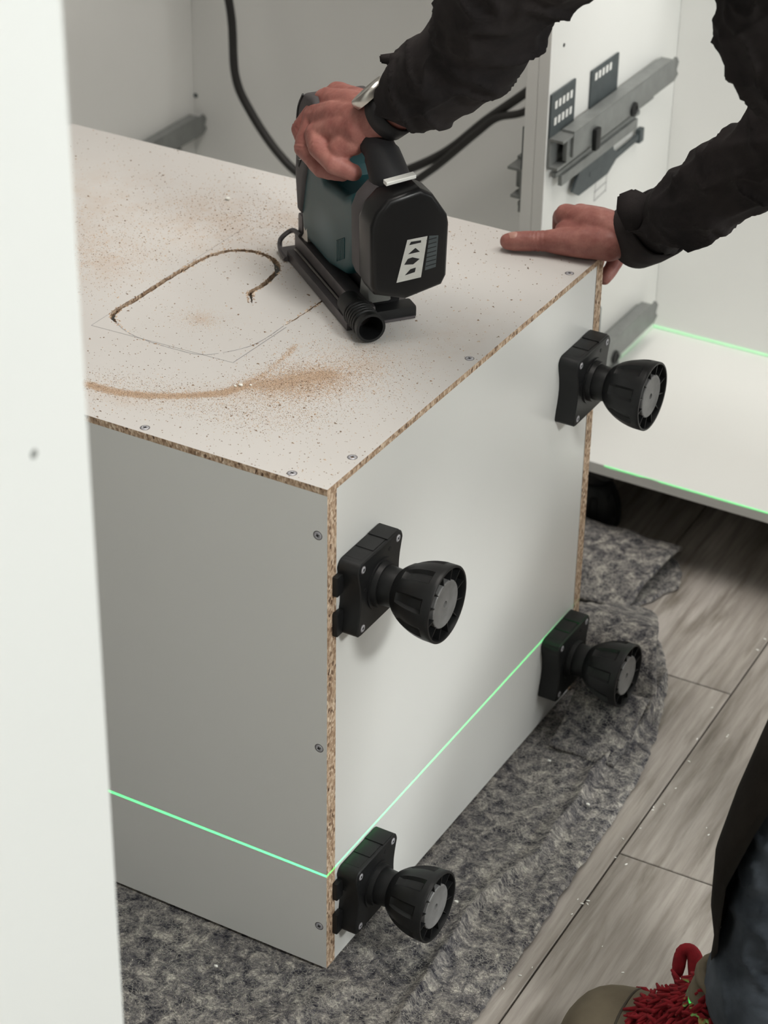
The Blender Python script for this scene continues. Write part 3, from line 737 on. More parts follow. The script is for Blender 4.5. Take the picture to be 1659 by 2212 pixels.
#@@SAW
# ------------------------------------------------------------------ jigsaw
JO = Vector((-.280, .392, H)); JA = math.atan2(-.62224, .78282)
def jig(s, n, z):
    return Vector((JO.x + .78282 * s + .62224 * n, JO.y - .62224 * s + .78282 * n, JO.z + z))
def jigsaw():
    t = empty('jigsaw', JO, (0, 0, JA), 'teal and black cordless jigsaw with a big black battery cutting the dusty panel', 'power tool')
    # shoe
    bm = bmesh.new()
    add_box(bm, -.045, .165, .0, .078, .0005, .0035, .001)
    add_box(bm, -.018, .168, -.001, .007, .0005, .012, .0015)
    add_box(bm, -.03, .150, .070, .078, .0005, .011, .0015)
    sh = obj('shoe', bm, M['steel_dark'], t, True)
    bm = bmesh.new(); add_box(bm, -.030, .172, .012, .030, .003, .026, .003); add_box(bm, .0, .15, .0305, .034, .004, .018, .001)
    obj('guide_rail', bm, M['steel_dark'], sh, True)
    bm = bmesh.new(); add_box(bm, -.02, .165, .0078, .0108, .008, .0115, .0008); add_box(bm, .02, .10, .035, .038, .018, .024, .0008)
    tag(obj('rail_lip', bm, M['steel'], sh, True), 'bright worn steel edge')
    bm = bmesh.new(); add_tube(bm, catmull([(-.012, -.004, .004), (-.034, -.003, .006), (-.040, .0, .016), (-.036, .012, .026), (-.015, .014, .028)], 6), .0028, 8)
    obj('front_clip', bm, M['steel_dark'], sh, True)
    bm = bmesh.new(); add_box(bm, .142, .163, .030, .080, .0005, .014, .003); add_box(bm, .10, .162, .040, .076, .003, .009, .002)
    obj('rear_foot', bm, M['black_plastic'], sh, True)
    # blade holder, guide roller, blade
    bm = bmesh.new(); add_box(bm, -.022, .004, .026, .054, .004, .046, .003); add_box(bm, -.030, -.016, .016, .030, .022, .050, .004)
    obj('blade_holder', bm, M['steel_dark'], t, True)
    bm = bmesh.new(); add_box(bm, -.008, -.001, .015, .026, .026, .052, .001); add_prism(bm, [(.028, .018), (.052, .030), (.047, .036), (.022, .028)], .0285, .032, 'y', 0); add_prism(bm, [(-.012, .028), (.008, .030), (.006, .046)], .014, .018, 'y', 0)
    tag(obj('guide_fork', bm, M['steel'], t), 'bright steel fork catching the light')
    bm = bmesh.new(); add_box(bm, -.012, -.006, .0385, .0396, -.012, .03, 0)
    obj('blade', bm, M['steel'], t)
    # body
    bm = bmesh.new()
    prof = [(-.012, .040), (.004, .030), (.070, .030), (.118, .040), (.140, .058), (.150, .095), (.150, .132), (.138, .142), (.115, .130), (.060, .124), (.048, .132), (.044, .158), (.030, .190), (.006, .196), (-.008, .186), (-.016, .140), (-.018, .080)]
    add_prism(bm, prof, .014, .078, 'y', .011, 0, 4)
    obj('motor_housing', bm, M['teal'], t, True)
    # grey front cover with a vent
    bm = bmesh.new()
    add_prism(bm, [(-.018, .060), (-.008, .058), (.004, .100), (.016, .135), (.030, .165), (.044, .196), (.028, .205), (.006, .202), (-.012, .190), (-.020, .150), (-.024, .100)], .0105, .0815, 'y', .006, 0, 3)
    fc = obj('front_cover', bm, M['grey_rubber'], t, True)
    bm = bmesh.new(); add_prism(bm, [(-.012, .120), (-.001, .124), (-.009, .112)], .0095, .0107, 'y', 0, 0)
    add_prism(bm, [(-.0125, .1195), (-.001, .1250), (-.0095, .1110)], .0098, .0103, 'y', 0, 1)
    obj('vent', bm, [M['black_void'], M['steel']], fc)
    bm = bmesh.new(); add_tube(bm, catmull([(-.016, .0106, .150), (-.010, .0104, .180), (.004, .0106, .200)], 6), .0014, 6)
    obj('cover_seam', bm, M['black_void'], fc)
    # cooling slots along the lower rear of the body
    bm = bmesh.new()
    for k in range(7): add_box(bm, .098 + k * .0035, .100 + k * .0035, .0132, .0145, .048 + k * .002, .072 + k * .002, .0004)
    obj('cooling_slots', bm, M['teal'], t)
    bm = bmesh.new(); add_prism(bm, [(.02, .012), (.145, .012), (.150, .034), (.12, .042), (.03, .034)], .034, .068, 'y', .004, 0, 2)
    obj('gear_case', bm, M['dark_rubber'], t, True)
    bm = bmesh.new(); add_prism(bm, [(.132, .022), (.160, .024), (.158, .046), (.138, .052)], .026, .052, 'y', .003, 0, 2)
    tag(obj('bevel_bracket', bm, M['slide_steel'], t, True), 'dull silver bracket above the rear of the shoe')
    # D handle
    bm = bmesh.new()
    P = catmull([(-.006, .045, .176), (.020, .045, .187), (.060, .045, .190), (.100, .045, .190), (.135, .046, .184), (.156, .047, .168), (.168, .049, .148), (.172, .050, .125)], 7)
    n = len(P); add_tube(bm, P, [.019 + .002 * math.sin(i / n * 9) if i < n * .6 else .019 + .006 * (i / n - .6) / .4 for i in range(n)], 20)
    obj('handle', bm, M['dark_rubber'], t, True)
    # battery
    bm = bmesh.new()
    out = [(.012, .060), (.008, .070), (.007, .135), (.013, .150), (.026, .163), (.060, .170), (.074, .162), (.090, .138), (.092, .128), (.091, .070), (.086, .060), (.046, .050)]
    add_prism(bm, out, .176, .214, 'x', .006, 0, 3)
    bt = obj('battery', bm, M['battery_black'], t, True)
    bm = bmesh.new(); add_prism(bm, [(y * .95 + .0022, z * .97 + .003) for y, z in out], .150, .178, 'x', .004, 0, 2)
    obj('battery_mount', bm, M['grey_rubber'], bt, True)
    bm = bmesh.new(); add_prism(bm, [(.030, .170), (.062, .174), (.062, .178), (.030, .174)], .186, .196, 'x', .0008, 0, 1)
    tag(obj('release_button', bm, M['white_mark'], bt), 'white strip on the top edge')
    bm = bmesh.new()
    def q(pts, mi, dx): bm.faces.new([bm.verts.new((.2142 + dx, y, z)) for y, z in pts]).material_index = mi
    q([(.035, .071), (.062, .073), (.068, .118), (.046, .117)], 0, 0)
    q([(.066, .080), (.078, .082), (.080, .117), (.070, .118)], 1, 0)
    for a in ([(.044, .078), (.055, .080), (.056, .085), (.050, .084)], [(.043, .090), (.053, .089), (.060, .094), (.052, .097), (.047, .096)], [(.047, .101), (.060, .102), (.055, .107)], [(.048, .111), (.061, .112), (.061, .1145), (.050, .1145)]): q(a, 2, .0002)
    for k in range(7): q([(.067, .084 + k * .0048), (.078, .0855 + k * .0048), (.078, .0865 + k * .0048), (.067, .085 + k * .0048)], 2, .0002)
    tag(obj('label_print', bm, [M['label_white'], M['slide_plate'], M['black_void']], bt), 'smudged white label with dark strokes')
    # dust nozzle
    bm = bmesh.new(); pr = [(.138, .0125), (.160, .0135)]
    for k in range(6): x = .163 + k * .0052; pr += [(x, .0138), (x + .0008, .0158), (x + .0034, .0158), (x + .0040, .0142)]
    pr += [(.197, .0158), (.204, .0160), (.204, .0132), (.150, .0120), (.150, 0)]
    add_lathe(bm, pr, 32, Matrix.Translation((0, .012, .0185)))
    tag(obj('dust_nozzle', bm, M['black_plastic'], t, True), 'open ribbed black dust tube')
    return t
jigsaw()

# ------------------------------------------------------------------ laser level (source of the green line)
t = empty('laser_level', (.50, -.60, FZ), label='small black laser level on the floor throwing the green line', cat='laser level')
bm = bmesh.new(); add_box(bm, -.035, .035, -.035, .035, .02, .098, .006); obj('body', bm, M['black_plastic'], t, True)
bm = bmesh.new(); add_lathe(bm, [(0, .03), (.02, .03), (.02, 0)], 24, Matrix.Rotation(-PI / 2, 4, 'Y')); obj('base', bm, M['dark_rubber'], t, True)
#@@DUST
# ------------------------------------------------------------------ sawdust
def seg_d(p, a, b_):
    ab = b_ - a; u = max(0, min(1, (p - a).dot(ab) / ab.length_squared)); return (p - a - ab * u).length
def flakes(bm, x, y, z, r, h):
    a = random.random() * 6.28; st = random.uniform(.5, 1.0); vs = []
    for k in range(3):
        an = a + k * 2.094 + random.uniform(-.5, .5); vs.append(bm.verts.new((x + r * math.cos(an), y + r * st * math.sin(an), z + random.uniform(0, h * .3))))
    tp_ = bm.verts.new((x + random.uniform(-.3, .3) * r, y + random.uniform(-.3, .3) * r, z + h))
    for i in range(3): bm.faces.new((vs[i], vs[(i + 1) % 3], tp_))
RIDGE = [Vector(p) for p in ((-.318, .051), (-.277, .053), (-.245, .063), (-.214, .082), (-.185, .106), (-.175, .132), (-.172, .171), (-.174, .205), (-.178, .233))]
R2 = [Vector(p) for p in ((-.175, .132), (-.150, .150), (-.130, .185), (-.112, .195))]
def on_board(x, y): return X0 + .005 < x < -.002 and .002 < y < .597
bm = bmesh.new(); bd = bmesh.new()
def scatter(n, gen, rr, dark=.12, hs=.8):
    for _ in range(n):
        x, y = gen()
        if not on_board(x, y): continue
        r = random.uniform(*rr) * (1.8 if random.random() < .03 else 1)
        flakes(bd if random.random() < dark else bm, x, y, H - .0001, r, r * hs)
def along(path, sd, wts=None):
    def g():
        i = random.randrange(len(path) - 1); p = path[i].lerp(path[i + 1], random.random())
        return p.x + random.gauss(0, sd), p.y + random.gauss(0, sd)
    return g
def gauss2(cx, cy, sx, sy, a=0):
    def g():
        u, v = random.gauss(0, sx), random.gauss(0, sy); return cx + u * math.cos(a) - v * math.sin(a), cy + u * math.sin(a) + v * math.cos(a)
    return g
scatter(15000, along(RIDGE[:6], .0032), (.0003, .0008), .10)
scatter(3000, along(RIDGE, .0025), (.0003, .0008), .10)
scatter(6000, along(R2, .007), (.0003, .0009), .14)
scatter(9000, gauss2(-.130, .165, .034, .020, .9), (.0003, .0009), .15)
scatter(5000, gauss2(-.105, .215, .040, .05, 0), (.0003, .0008), .25)
scatter(4500, along([RIDGE[0], RIDGE[3], Vector((-.13, .08)), Vector((-.08, .12))], .020), (.0003, .0008), .35)
scatter(3000, gauss2(-.49, .30, .06, .06), (.0004, .0010), .25)
scatter(3500, gauss2(-.36, .47, .12, .055), (.0004, .0011), .25)
scatter(1200, gauss2(-.294, .231, .016, .014), (.0003, .0006), .02)
scatter(1800, lambda: (random.uniform(-.7, 0), random.uniform(0, .6)), (.0004, .0012), .55)
scatter(700, lambda: (random.uniform(-.35, 0), random.uniform(0, .25)), (.0004, .0011), .8)
scatter(160, lambda: (random.uniform(-.7, 0), random.uniform(0, .6)), (.0012, .0022), .8, .6)
dust = obj('sawdust', bm, M['sawdust']); tag(dust, 'tan sawdust lying in a curved ridge and thin drifts on the top panel', 'sawdust', kind='stuff')
tag(obj('wood_chips', bd, M['sawdust_dark'], dust), kind='stuff')
bm = bmesh.new()
for (x, y, r) in ((-.178, .128, .003), (-.182, .124, .002), (-.170, .134, .0018), (-.44, .505, .004)):
    b = bmesh.new(); bmesh.ops.create_icosphere(b, subdivisions=1, radius=r); merge(bm, b, 0, Matrix.Translation((x, y, H + r * .5)) @ Matrix.Diagonal((1, .7, .5, 1)))
obj('pale_splinters', bm, M['crumb'], dust)['kind'] = 'stuff'
bm = bmesh.new()
for _ in range(46):
    x, y = random.uniform(.17, .33), random.uniform(.02, .9)
    if random.random() < .5: x = .187 - .02 * y + random.gauss(0, .01)
    b = bmesh.new(); bmesh.ops.create_icosphere(b, subdivisions=1, radius=random.uniform(.0006, .0013)); merge(bm, b, 0, Matrix.Translation((x, y, FZ + .0008)) @ Matrix.Rotation(random.random() * 3, 4, 'Z') @ Matrix.Diagonal((2.0, .8, .7, 1)))
for (x, y, z) in ((.045, .44, .003), (.07, .16, .004), (-.10, -.06, .004), (.12, .39, .002)):
    b = bmesh.new(); bmesh.ops.create_icosphere(b, subdivisions=1, radius=.0022); merge(bm, b, 0, Matrix.Translation((x, y, z)) @ Matrix.Diagonal((1.3, .8, .7, 1)))
tag(obj('plaster_crumbs', bm, M['crumb']), 'tiny white crumbs scattered on the grey planks and the blanket', 'crumbs', kind='stuff')
#@@PERSON
# ------------------------------------------------------------------ worker
V = Vector
per = empty('person', (.50, .35, FZ), label='worker in a black jacket and dark jeans bending over the lying cabinet, holding the jigsaw', cat='person')
def P2(v): return V(v)
# left hand on the handle (given in the saw's frame)
j = jig
LW = j(.122, .050, .208)
LF = V((-.03, .345, .912)); LE = V((.000, .315, .985))
hand_l = [
    [(LW.lerp(LF, .3), .023), (LW, .022), (j(.100, .048, .205), .024)],
    [(j(.112, .060, .206), .020), (j(.060, .052, .203), .018), (j(.012, .046, .200), .0125)],
    [(j(.108, .050, .207), .022), (j(.060, .040, .203), .018), (j(.022, .029, .198), .0125)],
    [(j(.108, .040, .204), .021), (j(.070, .026, .196), .018), (j(.030, .014, .184), .0125)],
    [(j(.110, .034, .198), .020), (j(.082, .020, .188), .017), (j(.056, .006, .176), .0115)],
    [(j(.086, .022, .186), .017), (j(.110, .026, .184), .014)],
    [(j(.012, .046, .200), .0118), (j(-.012, .030, .180), .0100), (j(-.006, .030, .160), .0090), (j(.010, .034, .152), .0082)],
    [(j(.022, .029, .198), .0120), (j(.014, .004, .166), .0104), (j(.036, .006, .147), .0094), (j(.054, .022, .144), .0086)],
    [(j(.030, .014, .184), .0120), (j(.046, -.004, .158), .0106), (j(.080, .003, .147), .0096), (j(.098, .020, .146), .0088)],
    [(j(.056, .006, .176), .0122), (j(.082, -.001, .172), .0112), (j(.110, .006, .163), .0104), (j(.124, .022, .158), .0092)],
    [(j(.110, .036, .198), .0165), (j(.104, .016, .176), .0135)],
    [(j(.110, .070, .200), .018), (j(.080, .085, .190), .014), (j(.050, .082, .178), .0112), (j(.030, .068, .170), .0098)],
    # tendons
    [(j(.100, .046, .222), .004), (j(.050, .036, .2145), .004), (j(.022, .029, .207), .005)],
    [(j(.100, .036, .218), .004), (j(.060, .020, .208), .004), (j(.030, .011, .193), .005)],
]
hand_r = [
    [(V((.060, .600, .640)), .022), (V((.030, .602, .620)), .0235), (V((.010, .602, .614)), .022)],
    [(V((.022, .598, .620)), .023), (V((-.020, .603, .622)), .0195), (V((-.054, .612, .620)), .0140)],
    [(V((.020, .605, .618)), .022), (V((-.015, .618, .618)), .019), (V((-.046, .632, .615)), .0130)],
    [(V((.024, .606, .612)), .022), (V((-.002, .622, .610)), .018), (V((-.025, .641, .604)), .0125)],
    [(V((.028, .604, .608)), .021), (V((.012, .620, .602)), .0165), (V((.000, .638, .594)), .0115)],
    [(V((.012, .585, .612)), .0195), (V((-.015, .580, .609)), .0185), (V((-.043, .573, .6065)), .0150), (V((-.060, .568, .6050)), .0118), (V((-.074, .562, .6040)), .0122), (V((-.090, .556, .6020)), .0112), (V((-.097, .553, .6010)), .0096)],
    [(V((-.015, .592, .612)), .019), (V((-.045, .590, .612)), .012)],
    [(V((-.054, .612, .620)), .0125), (V((-.074, .642, .604)), .0104), (V((-.074, .642, .580)), .0094), (V((-.070, .618, .566)), .0085)],
    [(V((-.046, .632, .615)), .0122), (V((-.060, .658, .592)), .0106), (V((-.056, .646, .566)), .0096), (V((-.052, .616, .552)), .0086)],
    [(V((-.025, .641, .604)), .0118), (V((-.032, .660, .578)), .0104), (V((-.028, .642, .552)), .0094), (V((-.022, .614, .542)), .0084)],
    [(V((.000, .634, .596)), .0115), (V((.002, .640, .578)), .0098), (V((-.001, .626, .562)), .0088), (V((-.003, .612, .556)), .0080)],
]
SHL, SHR = V((.22, .27, 1.17)), V((.30, .60, 1.17))
RW, RF, RE = V((.030, .602, .622)), V((.115, .560, .690)), V((.29, .56, .865))
bmh = bmesh.new(); capsules(bmh, hand_l + [[(LW.lerp(LF, .3), .023), (LF, .030)]] + hand_r + [[(V((.060, .600, .640)), .022), (RF, .028)]], 3, 20)
hm = remesh(bmh, .0016, 7, .5)
def crease(points):
    def f(co, n):
        d = 0.0
        for p, ax, wd, dp, rad in points:
            if (co - p).length < rad:
                u = (co - p).dot(ax) / wd
                d -= dp * math.exp(-u * u)
        d += .0004 * noise.noise(co * 160) + .0010 * noise.noise(co * 45)
        return d
    return f
tax = (V((-.043, .573, .6065)) - V((-.097, .553, .601))).normalized()
ip = V((-.068, .5645, .6045))
cr = [(ip, tax, .0009, .0011, .017), (ip + tax * .0045, tax, .0009, .0009, .017), (ip - tax * .004, tax, .0008, .0007, .017), (ip + tax * .010, tax, .001, .0006, .017)]
for a, b_ in ((j(.046, -.004, .158), j(.030, .014, .184)), (j(.082, -.001, .168), j(.056, .006, .176)), (j(.014, .004, .166), j(.022, .029, .198))):
    ax = (a - b_).normalized(); cr += [(a, ax, .001, .0009, .014), (a + ax * .004, ax, .0009, .0006, .014)]
displace(hm, crease(cr))
# rest of the body: head, neck, trunk and legs, all under the clothes except head and neck
HIP = V((.72, .36, .82)); CH = V((.32, .44, 1.14)); NK = V((.15, .44, 1.33)); HD = V((.06, .44, 1.42))
body_ch = [
    [(HIP, .085), (V((.56, .40, .97)), .075), (CH, .10), (V((.24, .44, 1.22)), .075)],
    [(V((.24, .44, 1.24)), .055), (NK, .055), (HD, .055)],
    [(CH, .09), (SHL, .050), (LE, .040), (LF, .032)], [(CH, .09), (SHR, .050), (RE, .040), (RF, .030)],
    [(V((.72, .30, .79)), .065), (V((.53, .105, .50)), .050), (V((.462, .056, .12)), .034), (V((.36, .050, .035)), .028)],
    [(V((.74, .45, .79)), .065), (V((.64, .63, .48)), .050), (V((.70, .64, .10)), .040), (V((.60, .63, .035)), .035)],
    [(HD, .074), (HD + V((-.02, 0, .03)), .082), (HD + V((.03, 0, .05)), .082)], [(HD + V((-.045, 0, -.035)), .050), (HD + V((-.065, 0, -.055)), .028)],
    [(HD + V((-.090, 0, .005)), .010), (HD + V((-.108, 0, -.022)), .013)],
    [(HD + V((-.085, -.012, -.045)), .008), (HD + V((-.088, .0, -.045)), .009), (HD + V((-.085, .012, -.045)), .008)],
    [(HD + V((.01, -.082, .02)), .012), (HD + V((.012, -.084, -.008)), .010)], [(HD + V((.01, .082, .02)), .012), (HD + V((.012, .084, -.008)), .010)],
]
bmb = bmesh.new(); capsules(bmb, body_ch, 3, 20)
bo = remesh(bmb, .009, 3, .5)
bmj = bmesh.new(); bmj.from_mesh(hm); bmj.from_mesh(bo)
bmesh.ops.transform(bmj, matrix=Matrix.Translation(-V((.50, .35, FZ))), verts=bmj.verts)
# object-space origin is the person's base; everything below is shifted the same way
OFF = Matrix.Translation(-V((.50, .35, FZ)))
body = obj('body', bmj, M['skin'], per, 'all')
def pobj(name, bm, mats, parent=per, smooth='all'):
    if isinstance(bm, bpy.types.Mesh): bm.transform(OFF)
    else: bmesh.ops.transform(bm, matrix=OFF, verts=bm.verts)
    return obj(name, bm, mats, parent, smooth)
# thumbnail
bm = bmesh.new(); b = bmesh.new(); bmesh.ops.create_icosphere(b, subdivisions=3, radius=1)
zx = V((-.9, -.35, .0)).normalized(); nn = V((-.10, -.60, .80)).normalized(); yy = nn.cross(zx).normalized(); zx = yy.cross(nn)
Mn = Matrix((zx, yy, nn)).transposed().to_4x4(); Mn.translation = V((-.0905, .5565, .6025)) + nn * .0080
merge(bm, b, 0, Mn @ Matrix.Diagonal((.0078, .0062, .0032, 1)))
tag(pobj('thumbnail', bm, M['nail'], body), 'short pale thumbnail')
bm = bmesh.new(); capsules(bm, [[(HD + V((.01, 0, .055)), .086), (HD + V((.045, 0, .045)), .083), (HD + V((.05, 0, .0)), .070)]], 3, 20)
pobj('hair', remesh(bm, .006, 2), M['hair'], body)
bm = bmesh.new()
for sy in (-1, 1):
    b = bmesh.new(); bmesh.ops.create_icosphere(b, subdivisions=2, radius=.012); merge(bm, b, 0, Matrix.Translation(HD + V((-.088, sy * .032, .012))))
pobj('eyes', bm, M['white_mark'], body)
# jacket
def wrinkle(scale_amp, seed=0):
    def f(co, n):
        d = 0
        for sc_, am in scale_amp: d += am * noise.noise(co * sc_ + V((seed, seed, seed)))
        rdg = 1 - abs(noise.noise(V((co.x * 26 + co.z * 14, co.y * 9, co.z * 24 - co.x * 10)) + V((seed, 0, 4)))) * 2.2
        d += .0065 * max(0, rdg) ** 3 - .001
        rdg2 = 1 - abs(noise.noise(V((co.x * 15 - co.z * 22, co.y * 18, co.z * 12)) + V((seed, 9, 4)))) * 2.4
        d += .0050 * max(0, rdg2) ** 3 - .001
        return d
    return f
cl0 = LW.lerp(LF, .385)
jk = [
    [(V((.34, .42, 1.12)), .13), (V((.322, .38, 1.00)), .123), (V((.42, .36, .94)), .105), (V((.58, .37, .92)), .10)],
    [(CH + V((.28, -.06, -.25)), .11), (CH + V((.08, 0, -.04)), .135), (CH + V((.0, 0, .06)), .125), (V((.24, .44, 1.24)), .085)],
    [(SHL + V((.10, .10, -.05)), .09), (SHL, .078), (SHL.lerp(LE, .5), .066), (LE, .060), (LF, .051), (LW.lerp(LF, .6), .045), (cl0, .040)],
    [(SHR + V((.05, -.10, -.05)), .09), (SHR, .078), (SHR.lerp(RE, .5), .066), (RE, .058), (RE.lerp(RF, .5), .049), (RF, .0405), (RF.lerp(V((.060, .600, .640)), .85), .0345)],
]
bm = bmesh.new(); capsules(bm, jk, 3, 24); jm = remesh(bm, .0042, 3)
displace(jm, wrinkle([(11, .005), (30, .0025)]))
jacket = pobj('jacket', jm, M['jacket'])
# cuffs: open rings round the wrists
def ring_band(c, ax, r0, r1, ln, th=.0025, segs=44, wav=.0, flare=1.0):
    ax = ax.normalized(); s = ax.orthogonal().normalized(); u = ax.cross(s)
    bm = bmesh.new(); rows = []
    for (t_, r) in ((0, r0), (ln * .5, (r0 + r1) / 2 * flare), (ln, r1), (ln, r1 - th), (ln * .5, (r0 + r1) / 2 - th), (0, r0 - th)):
        rows.append([bm.verts.new(c + ax * (t_ + wav * math.sin(3 * a_)) + (s * math.cos(a_) + u * math.sin(a_)) * r * (1 + 1.5 * wav * math.sin(5 * a_) / .01 * .02)) for a_ in [2 * PI * k / segs for k in range(segs)]])
    rows.append(rows[0])
    for a, c_ in zip(rows, rows[1:]):
        for k in range(segs): bm.faces.new((a[k], a[(k + 1) % segs], c_[(k + 1) % segs], c_[k]))
    bmesh.ops.recalc_face_normals(bm, faces=bm.faces); return bm
axr = (RF - V((.060, .600, .640))).normalized()
pobj('cuff', ring_band(V((.060, .597, .641)) - axr * .050, axr, .0370, .0385, .062, .003, wav=.0025, flare=1.03), M['jacket'], jacket)
# little tabs of fabric: right cuff flap and the strap on the left sleeve
def slab(name, pts3, th, parent, m=M['jacket']):
    bm = bmesh.new(); c = [V(p) for p in pts3]; nrm = (c[1] - c[0]).cross(c[2] - c[0]).normalized() * th
    a = [bm.verts.new(p - nrm / 2) for p in c]; b_ = [bm.verts.new(p + nrm / 2) for p in c]; n = len(c)
    bm.faces.new(a); bm.faces.new(b_)
    for i in range(n): bm.faces.new((a[i], a[(i + 1) % n], b_[(i + 1) % n], b_[i]))
    bmesh.ops.recalc_face_normals(bm, faces=bm.faces)
    bmesh.ops.bevel(bm, geom=bm.edges[:], offset=th * .3, segments=2, affect='EDGES')
    return pobj(name, bm, m, parent)
slab('sleeve_strap', [(-0.16, 0.366, 0.865), (-0.143, 0.377, 0.868), (-0.135, 0.372, 0.853), (-0.144, 0.364, 0.85), (-0.15, 0.366, 0.857), (-0.157, 0.363, 0.858)], .004, jacket)
slab('cuff_tab', [(0.030, 0.555, 0.667), (0.026, 0.565, 0.681), (0.040, 0.575, 0.688), (0.066, 0.572, 0.684), (0.062, 0.550, 0.655), (0.048, 0.545, 0.650)], .007, jacket)
# watch
bm_axis = (LF - LW).normalized(); wc = LW + bm_axis * .010
watch = empty('wristwatch'); watch.parent = per; watch['label'] = 'grey steel wristwatch half under the left cuff'
pobj('watch_strap', ring_band(wc, bm_axis, .0262, .0272, .020, .002), M['dark_rubber'], watch)
toc = (V((.93, -1.55, 1.67)) - wc).normalized(); up = (toc - bm_axis * toc.dot(bm_axis)).normalized()
side = bm_axis.cross(up)
wd = (up * .25 + V((0, 0, 1)) * .35 + side * 0.0); wd = (wd - bm_axis * wd.dot(bm_axis)) + V((-.55, .1, .35)); wd = (wd - bm_axis * wd.dot(bm_axis)).normalized()
Mw = wd.to_track_quat('X', 'Z').to_matrix().to_4x4(); Mw.translation = wc + bm_axis * .006 + wd * .024
bm = bmesh.new(); add_lathe(bm, [(0, .020), (.005, .0215), (.009, .0210), (.0105, .0195), (.0095, .0185), (.0095, 0)], 32, Mw)
pobj('watch_case', bm, M['steel'], watch, True)
# trousers
tr = [
    [(V((.63, .38, .90)), .10), (V((.72, .36, .80)), .125)],
    [(V((.72, .28, .77)), .10), (V((.530, .105, .50)), .084), (V((.492, .064, .31)), .078), (V((.488, .058, .22)), .077), (V((.486, .052, .165)), .084)],
    [(V((.74, .47, .77)), .10), (V((.64, .64, .48)), .082), (V((.70, .65, .28)), .070), (V((.71, .65, .10)), .074)],
]
bm = bmesh.new(); capsules(bm, tr, 3, 24); tm = remesh(bm, .005, 3)
tw = wrinkle([(14, .006), (34, .003)], 5)
displace(tm, lambda co, n: tw(co, n) * (.75 if co.z > .2 else .35))
for v in tm.vertices: v.co.z = max(v.co.z, .136 if v.co.y < .35 else .02)
pants = pobj('trousers', tm, M['denim'])
bm = bmesh.new()
def leaf(zs):
    b = bmesh.new(); rows = []
    for (z, a0, a1, r, cx, cy) in zs:
        row = []
        for k in range(15):
            a = a0 + (a1 - a0) * k / 14; row.append(b.verts.new((cx + r * math.cos(a), cy + r * math.sin(a), z)))
        rows.append(row)
    for a, c in zip(rows, rows[1:]):
        for k in range(14): b.faces.new((a[k], a[k + 1], c[k + 1], c[k]))
    return b
flap = leaf([(z_, a_, b_, r_, cx_ + (-.010 if z_ > .3 else (.0 if z_ > .25 else .008)), cy_) for z_, a_, b_, r_, cx_, cy_ in [(.200, 3.3, 3.6, .084, .484, .045), (.225, 2.9, 3.8, .088, .488, .048), (.26, 2.6, 3.95, .094, .494, .052), (.31, 2.4, 4.0, .096, .502, .060), (.37, 2.3, 4.1, .097, .512, .072), (.43, 2.2, 4.2, .097, .524, .088), (.47, 2.6, 4.2, .096, .53, .10), (.48, 2.9, 4.1, .094, .535, .10)]])
bmesh.ops.solidify(flap, geom=flap.faces[:], thickness=-.006)
tag(pobj('knee_flap', flap, M['brown_cloth'], pants), 'dark brown canvas flap over the left shin')
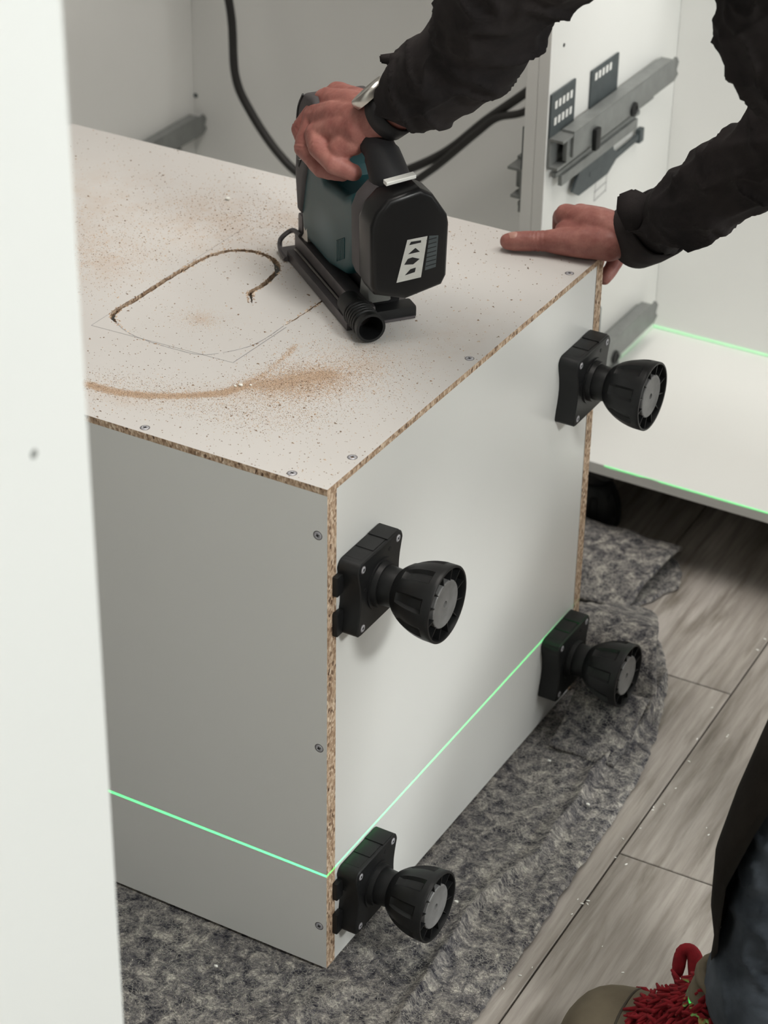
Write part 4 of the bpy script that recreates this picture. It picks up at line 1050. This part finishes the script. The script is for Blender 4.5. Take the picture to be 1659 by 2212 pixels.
# shoes
def shoe(ox, oy, ang, full=True):
    """toe towards -X"""
    Ms = Matrix.Translation((ox, oy, FZ)) @ Matrix.Rotation(ang, 4, 'Z')
    secs = [(-.002, .012, 0, .028), (.006, .030, 0, .048), (.022, .043, 0, .066), (.045, .050, 0, .075), (.075, .053, 0, .079), (.100, .051, 0, .087), (.114, .048, 0, .104), (.126, .046, 0, .132), (.138, .045, 0, .160), (.19, .045, 0, .168), (.225, .043, 0, .166), (.252, .038, 0, .158), (.270, .024, 0, .13)]
    b = bmesh.new(); rows = []; N = 28
    for x, w_, c_, h in secs:
        row = []
        for k in range(N):
            a = 2 * PI * k / N; cy, sz = math.cos(a), math.sin(a)
            yy_ = w_ * math.copysign(abs(cy) ** .8, cy); zz = .014 + (h - .014) * (.5 + .5 * math.copysign(abs(sz) ** .75, sz))
            if sz > 0: yy_ *= 1 - .25 * sz
            row.append(b.verts.new((x, yy_, zz)))
        rows.append(row)
    for a, c in zip(rows, rows[1:]):
        for k in range(N): b.faces.new((a[k], a[(k + 1) % N], c[(k + 1) % N], c[k]))
    b.faces.new(rows[0]); b.faces.new(rows[-1]); bmesh.ops.recalc_face_normals(b, faces=b.faces)
    bmesh.ops.subdivide_edges(b, edges=b.edges[:], cuts=1, use_grid_fill=True, smooth=.6)
    bmesh.ops.transform(b, matrix=Ms, verts=b.verts)
    sh = pobj('shoe', b, M['suede'])
    b = bmesh.new(); rows = []
    for z in (0.0, .006, .016):
        row = []
        for k in range(40):
            u = k / 40 * 2 * PI; x = .138 - .145 * math.cos(u); w_ = .0 + .050 * math.sin(u) * (1 - .12 * math.cos(u + PI)); row.append(b.verts.new((x, w_ * (1.02 if z > 0 else .97), z)))
        rows.append(row)
    for a, c in zip(rows, rows[1:]):
        for k in range(40): b.faces.new((a[k], a[(k + 1) % 40], c[(k + 1) % 40], c[k]))
    b.faces.new(rows[0]); b.faces.new(rows[-1]); bmesh.ops.recalc_face_normals(b, faces=b.faces); bmesh.ops.transform(b, matrix=Ms, verts=b.verts)
    pobj('sole', b, M['sole'], sh)
    # toe seam
    b = bmesh.new(); pts = []
    for k in range(17):
        a = PI * k / 16; pts.append((.062 + .004 * (1 - math.sin(a)), .0522 * math.copysign(abs(math.cos(a)) ** .8, math.cos(a)) * (1 - .25 * math.sin(a)), .014 + .0632 * (.5 + .5 * max(0, math.sin(a)) ** .75)))
    add_tube(b, pts, .0016, 6); bmesh.ops.transform(b, matrix=Ms, verts=b.verts); pobj('toe_seam', b, M['suede_dark'], sh)
    # ankle collar
    b = bmesh.new(); pts = []
    for k in range(25): a = 2 * PI * k / 24; pts.append((.198 + .062 * math.cos(a), .040 * math.sin(a), .164 + .004 * math.cos(a)))
    add_tube(b, pts, .006, 10); bmesh.ops.transform(b, matrix=Ms, verts=b.verts); pobj('collar', b, M['suede'], sh)
    # shaggy red laces
    b = bmesh.new(); rnd = random.Random(3)
    def top(x, y): return .082 + max(0, x - .088) * 1.05 - abs(y) ** 1.6 * 3.2
    for i in range(6):
        x = .090 + i * .012
        add_tube(b, catmull([(x + .004 * math.sin(i + y * 80), y, top(x, y) + .002) for y in (-.044, -.03, -.012, .01, .03, .042)], 4), [.0048, .0052, .0056, .0058, .005] * 4 + [.004], 7)
    for i in range(760):
        x = rnd.uniform(.080, .165); y = rnd.gauss(-.008, .022); z = top(x, y)
        d = V((rnd.uniform(-1, .7), rnd.uniform(-1, .6), rnd.uniform(-.5, .35))).normalized() * rnd.uniform(.012, .026)
        p = V((x, y, z - .003)); add_tube(b, [p, p + d * .5 + V((0, 0, .004)), p + d - V((0, 0, .002))], [.0026, .0028, .0014], 5)
    add_tube(b, catmull([V((.125, .030, .085)), V((.118, .046, .108)), V((.108, .056, .121)), V((.098, .054, .118)), V((.100, .040, .098))], 5), [.006, .007, .008, .0085, .009, .009, .009, .0085, .008, .0075, .007, .007, .007, .007, .007, .007, .007, .007, .007, .006, .005], 9)
    add_tube(b, catmull([V((.13, .02, .11)), V((.150, .044, .142)), V((.160, .052, .150))], 5), [.010, .010, .009, .009, .008, .007, .006, .005, .004, .003, .002], 8)
    bmesh.ops.transform(b, matrix=Ms, verts=b.verts)
    tag(pobj('laces', b, M['red_lace'], sh), 'shaggy red laces')
    return sh
tag(shoe(.258, .046, .04), 'olive tan suede work boot')
shoe(.50, .60, .06)
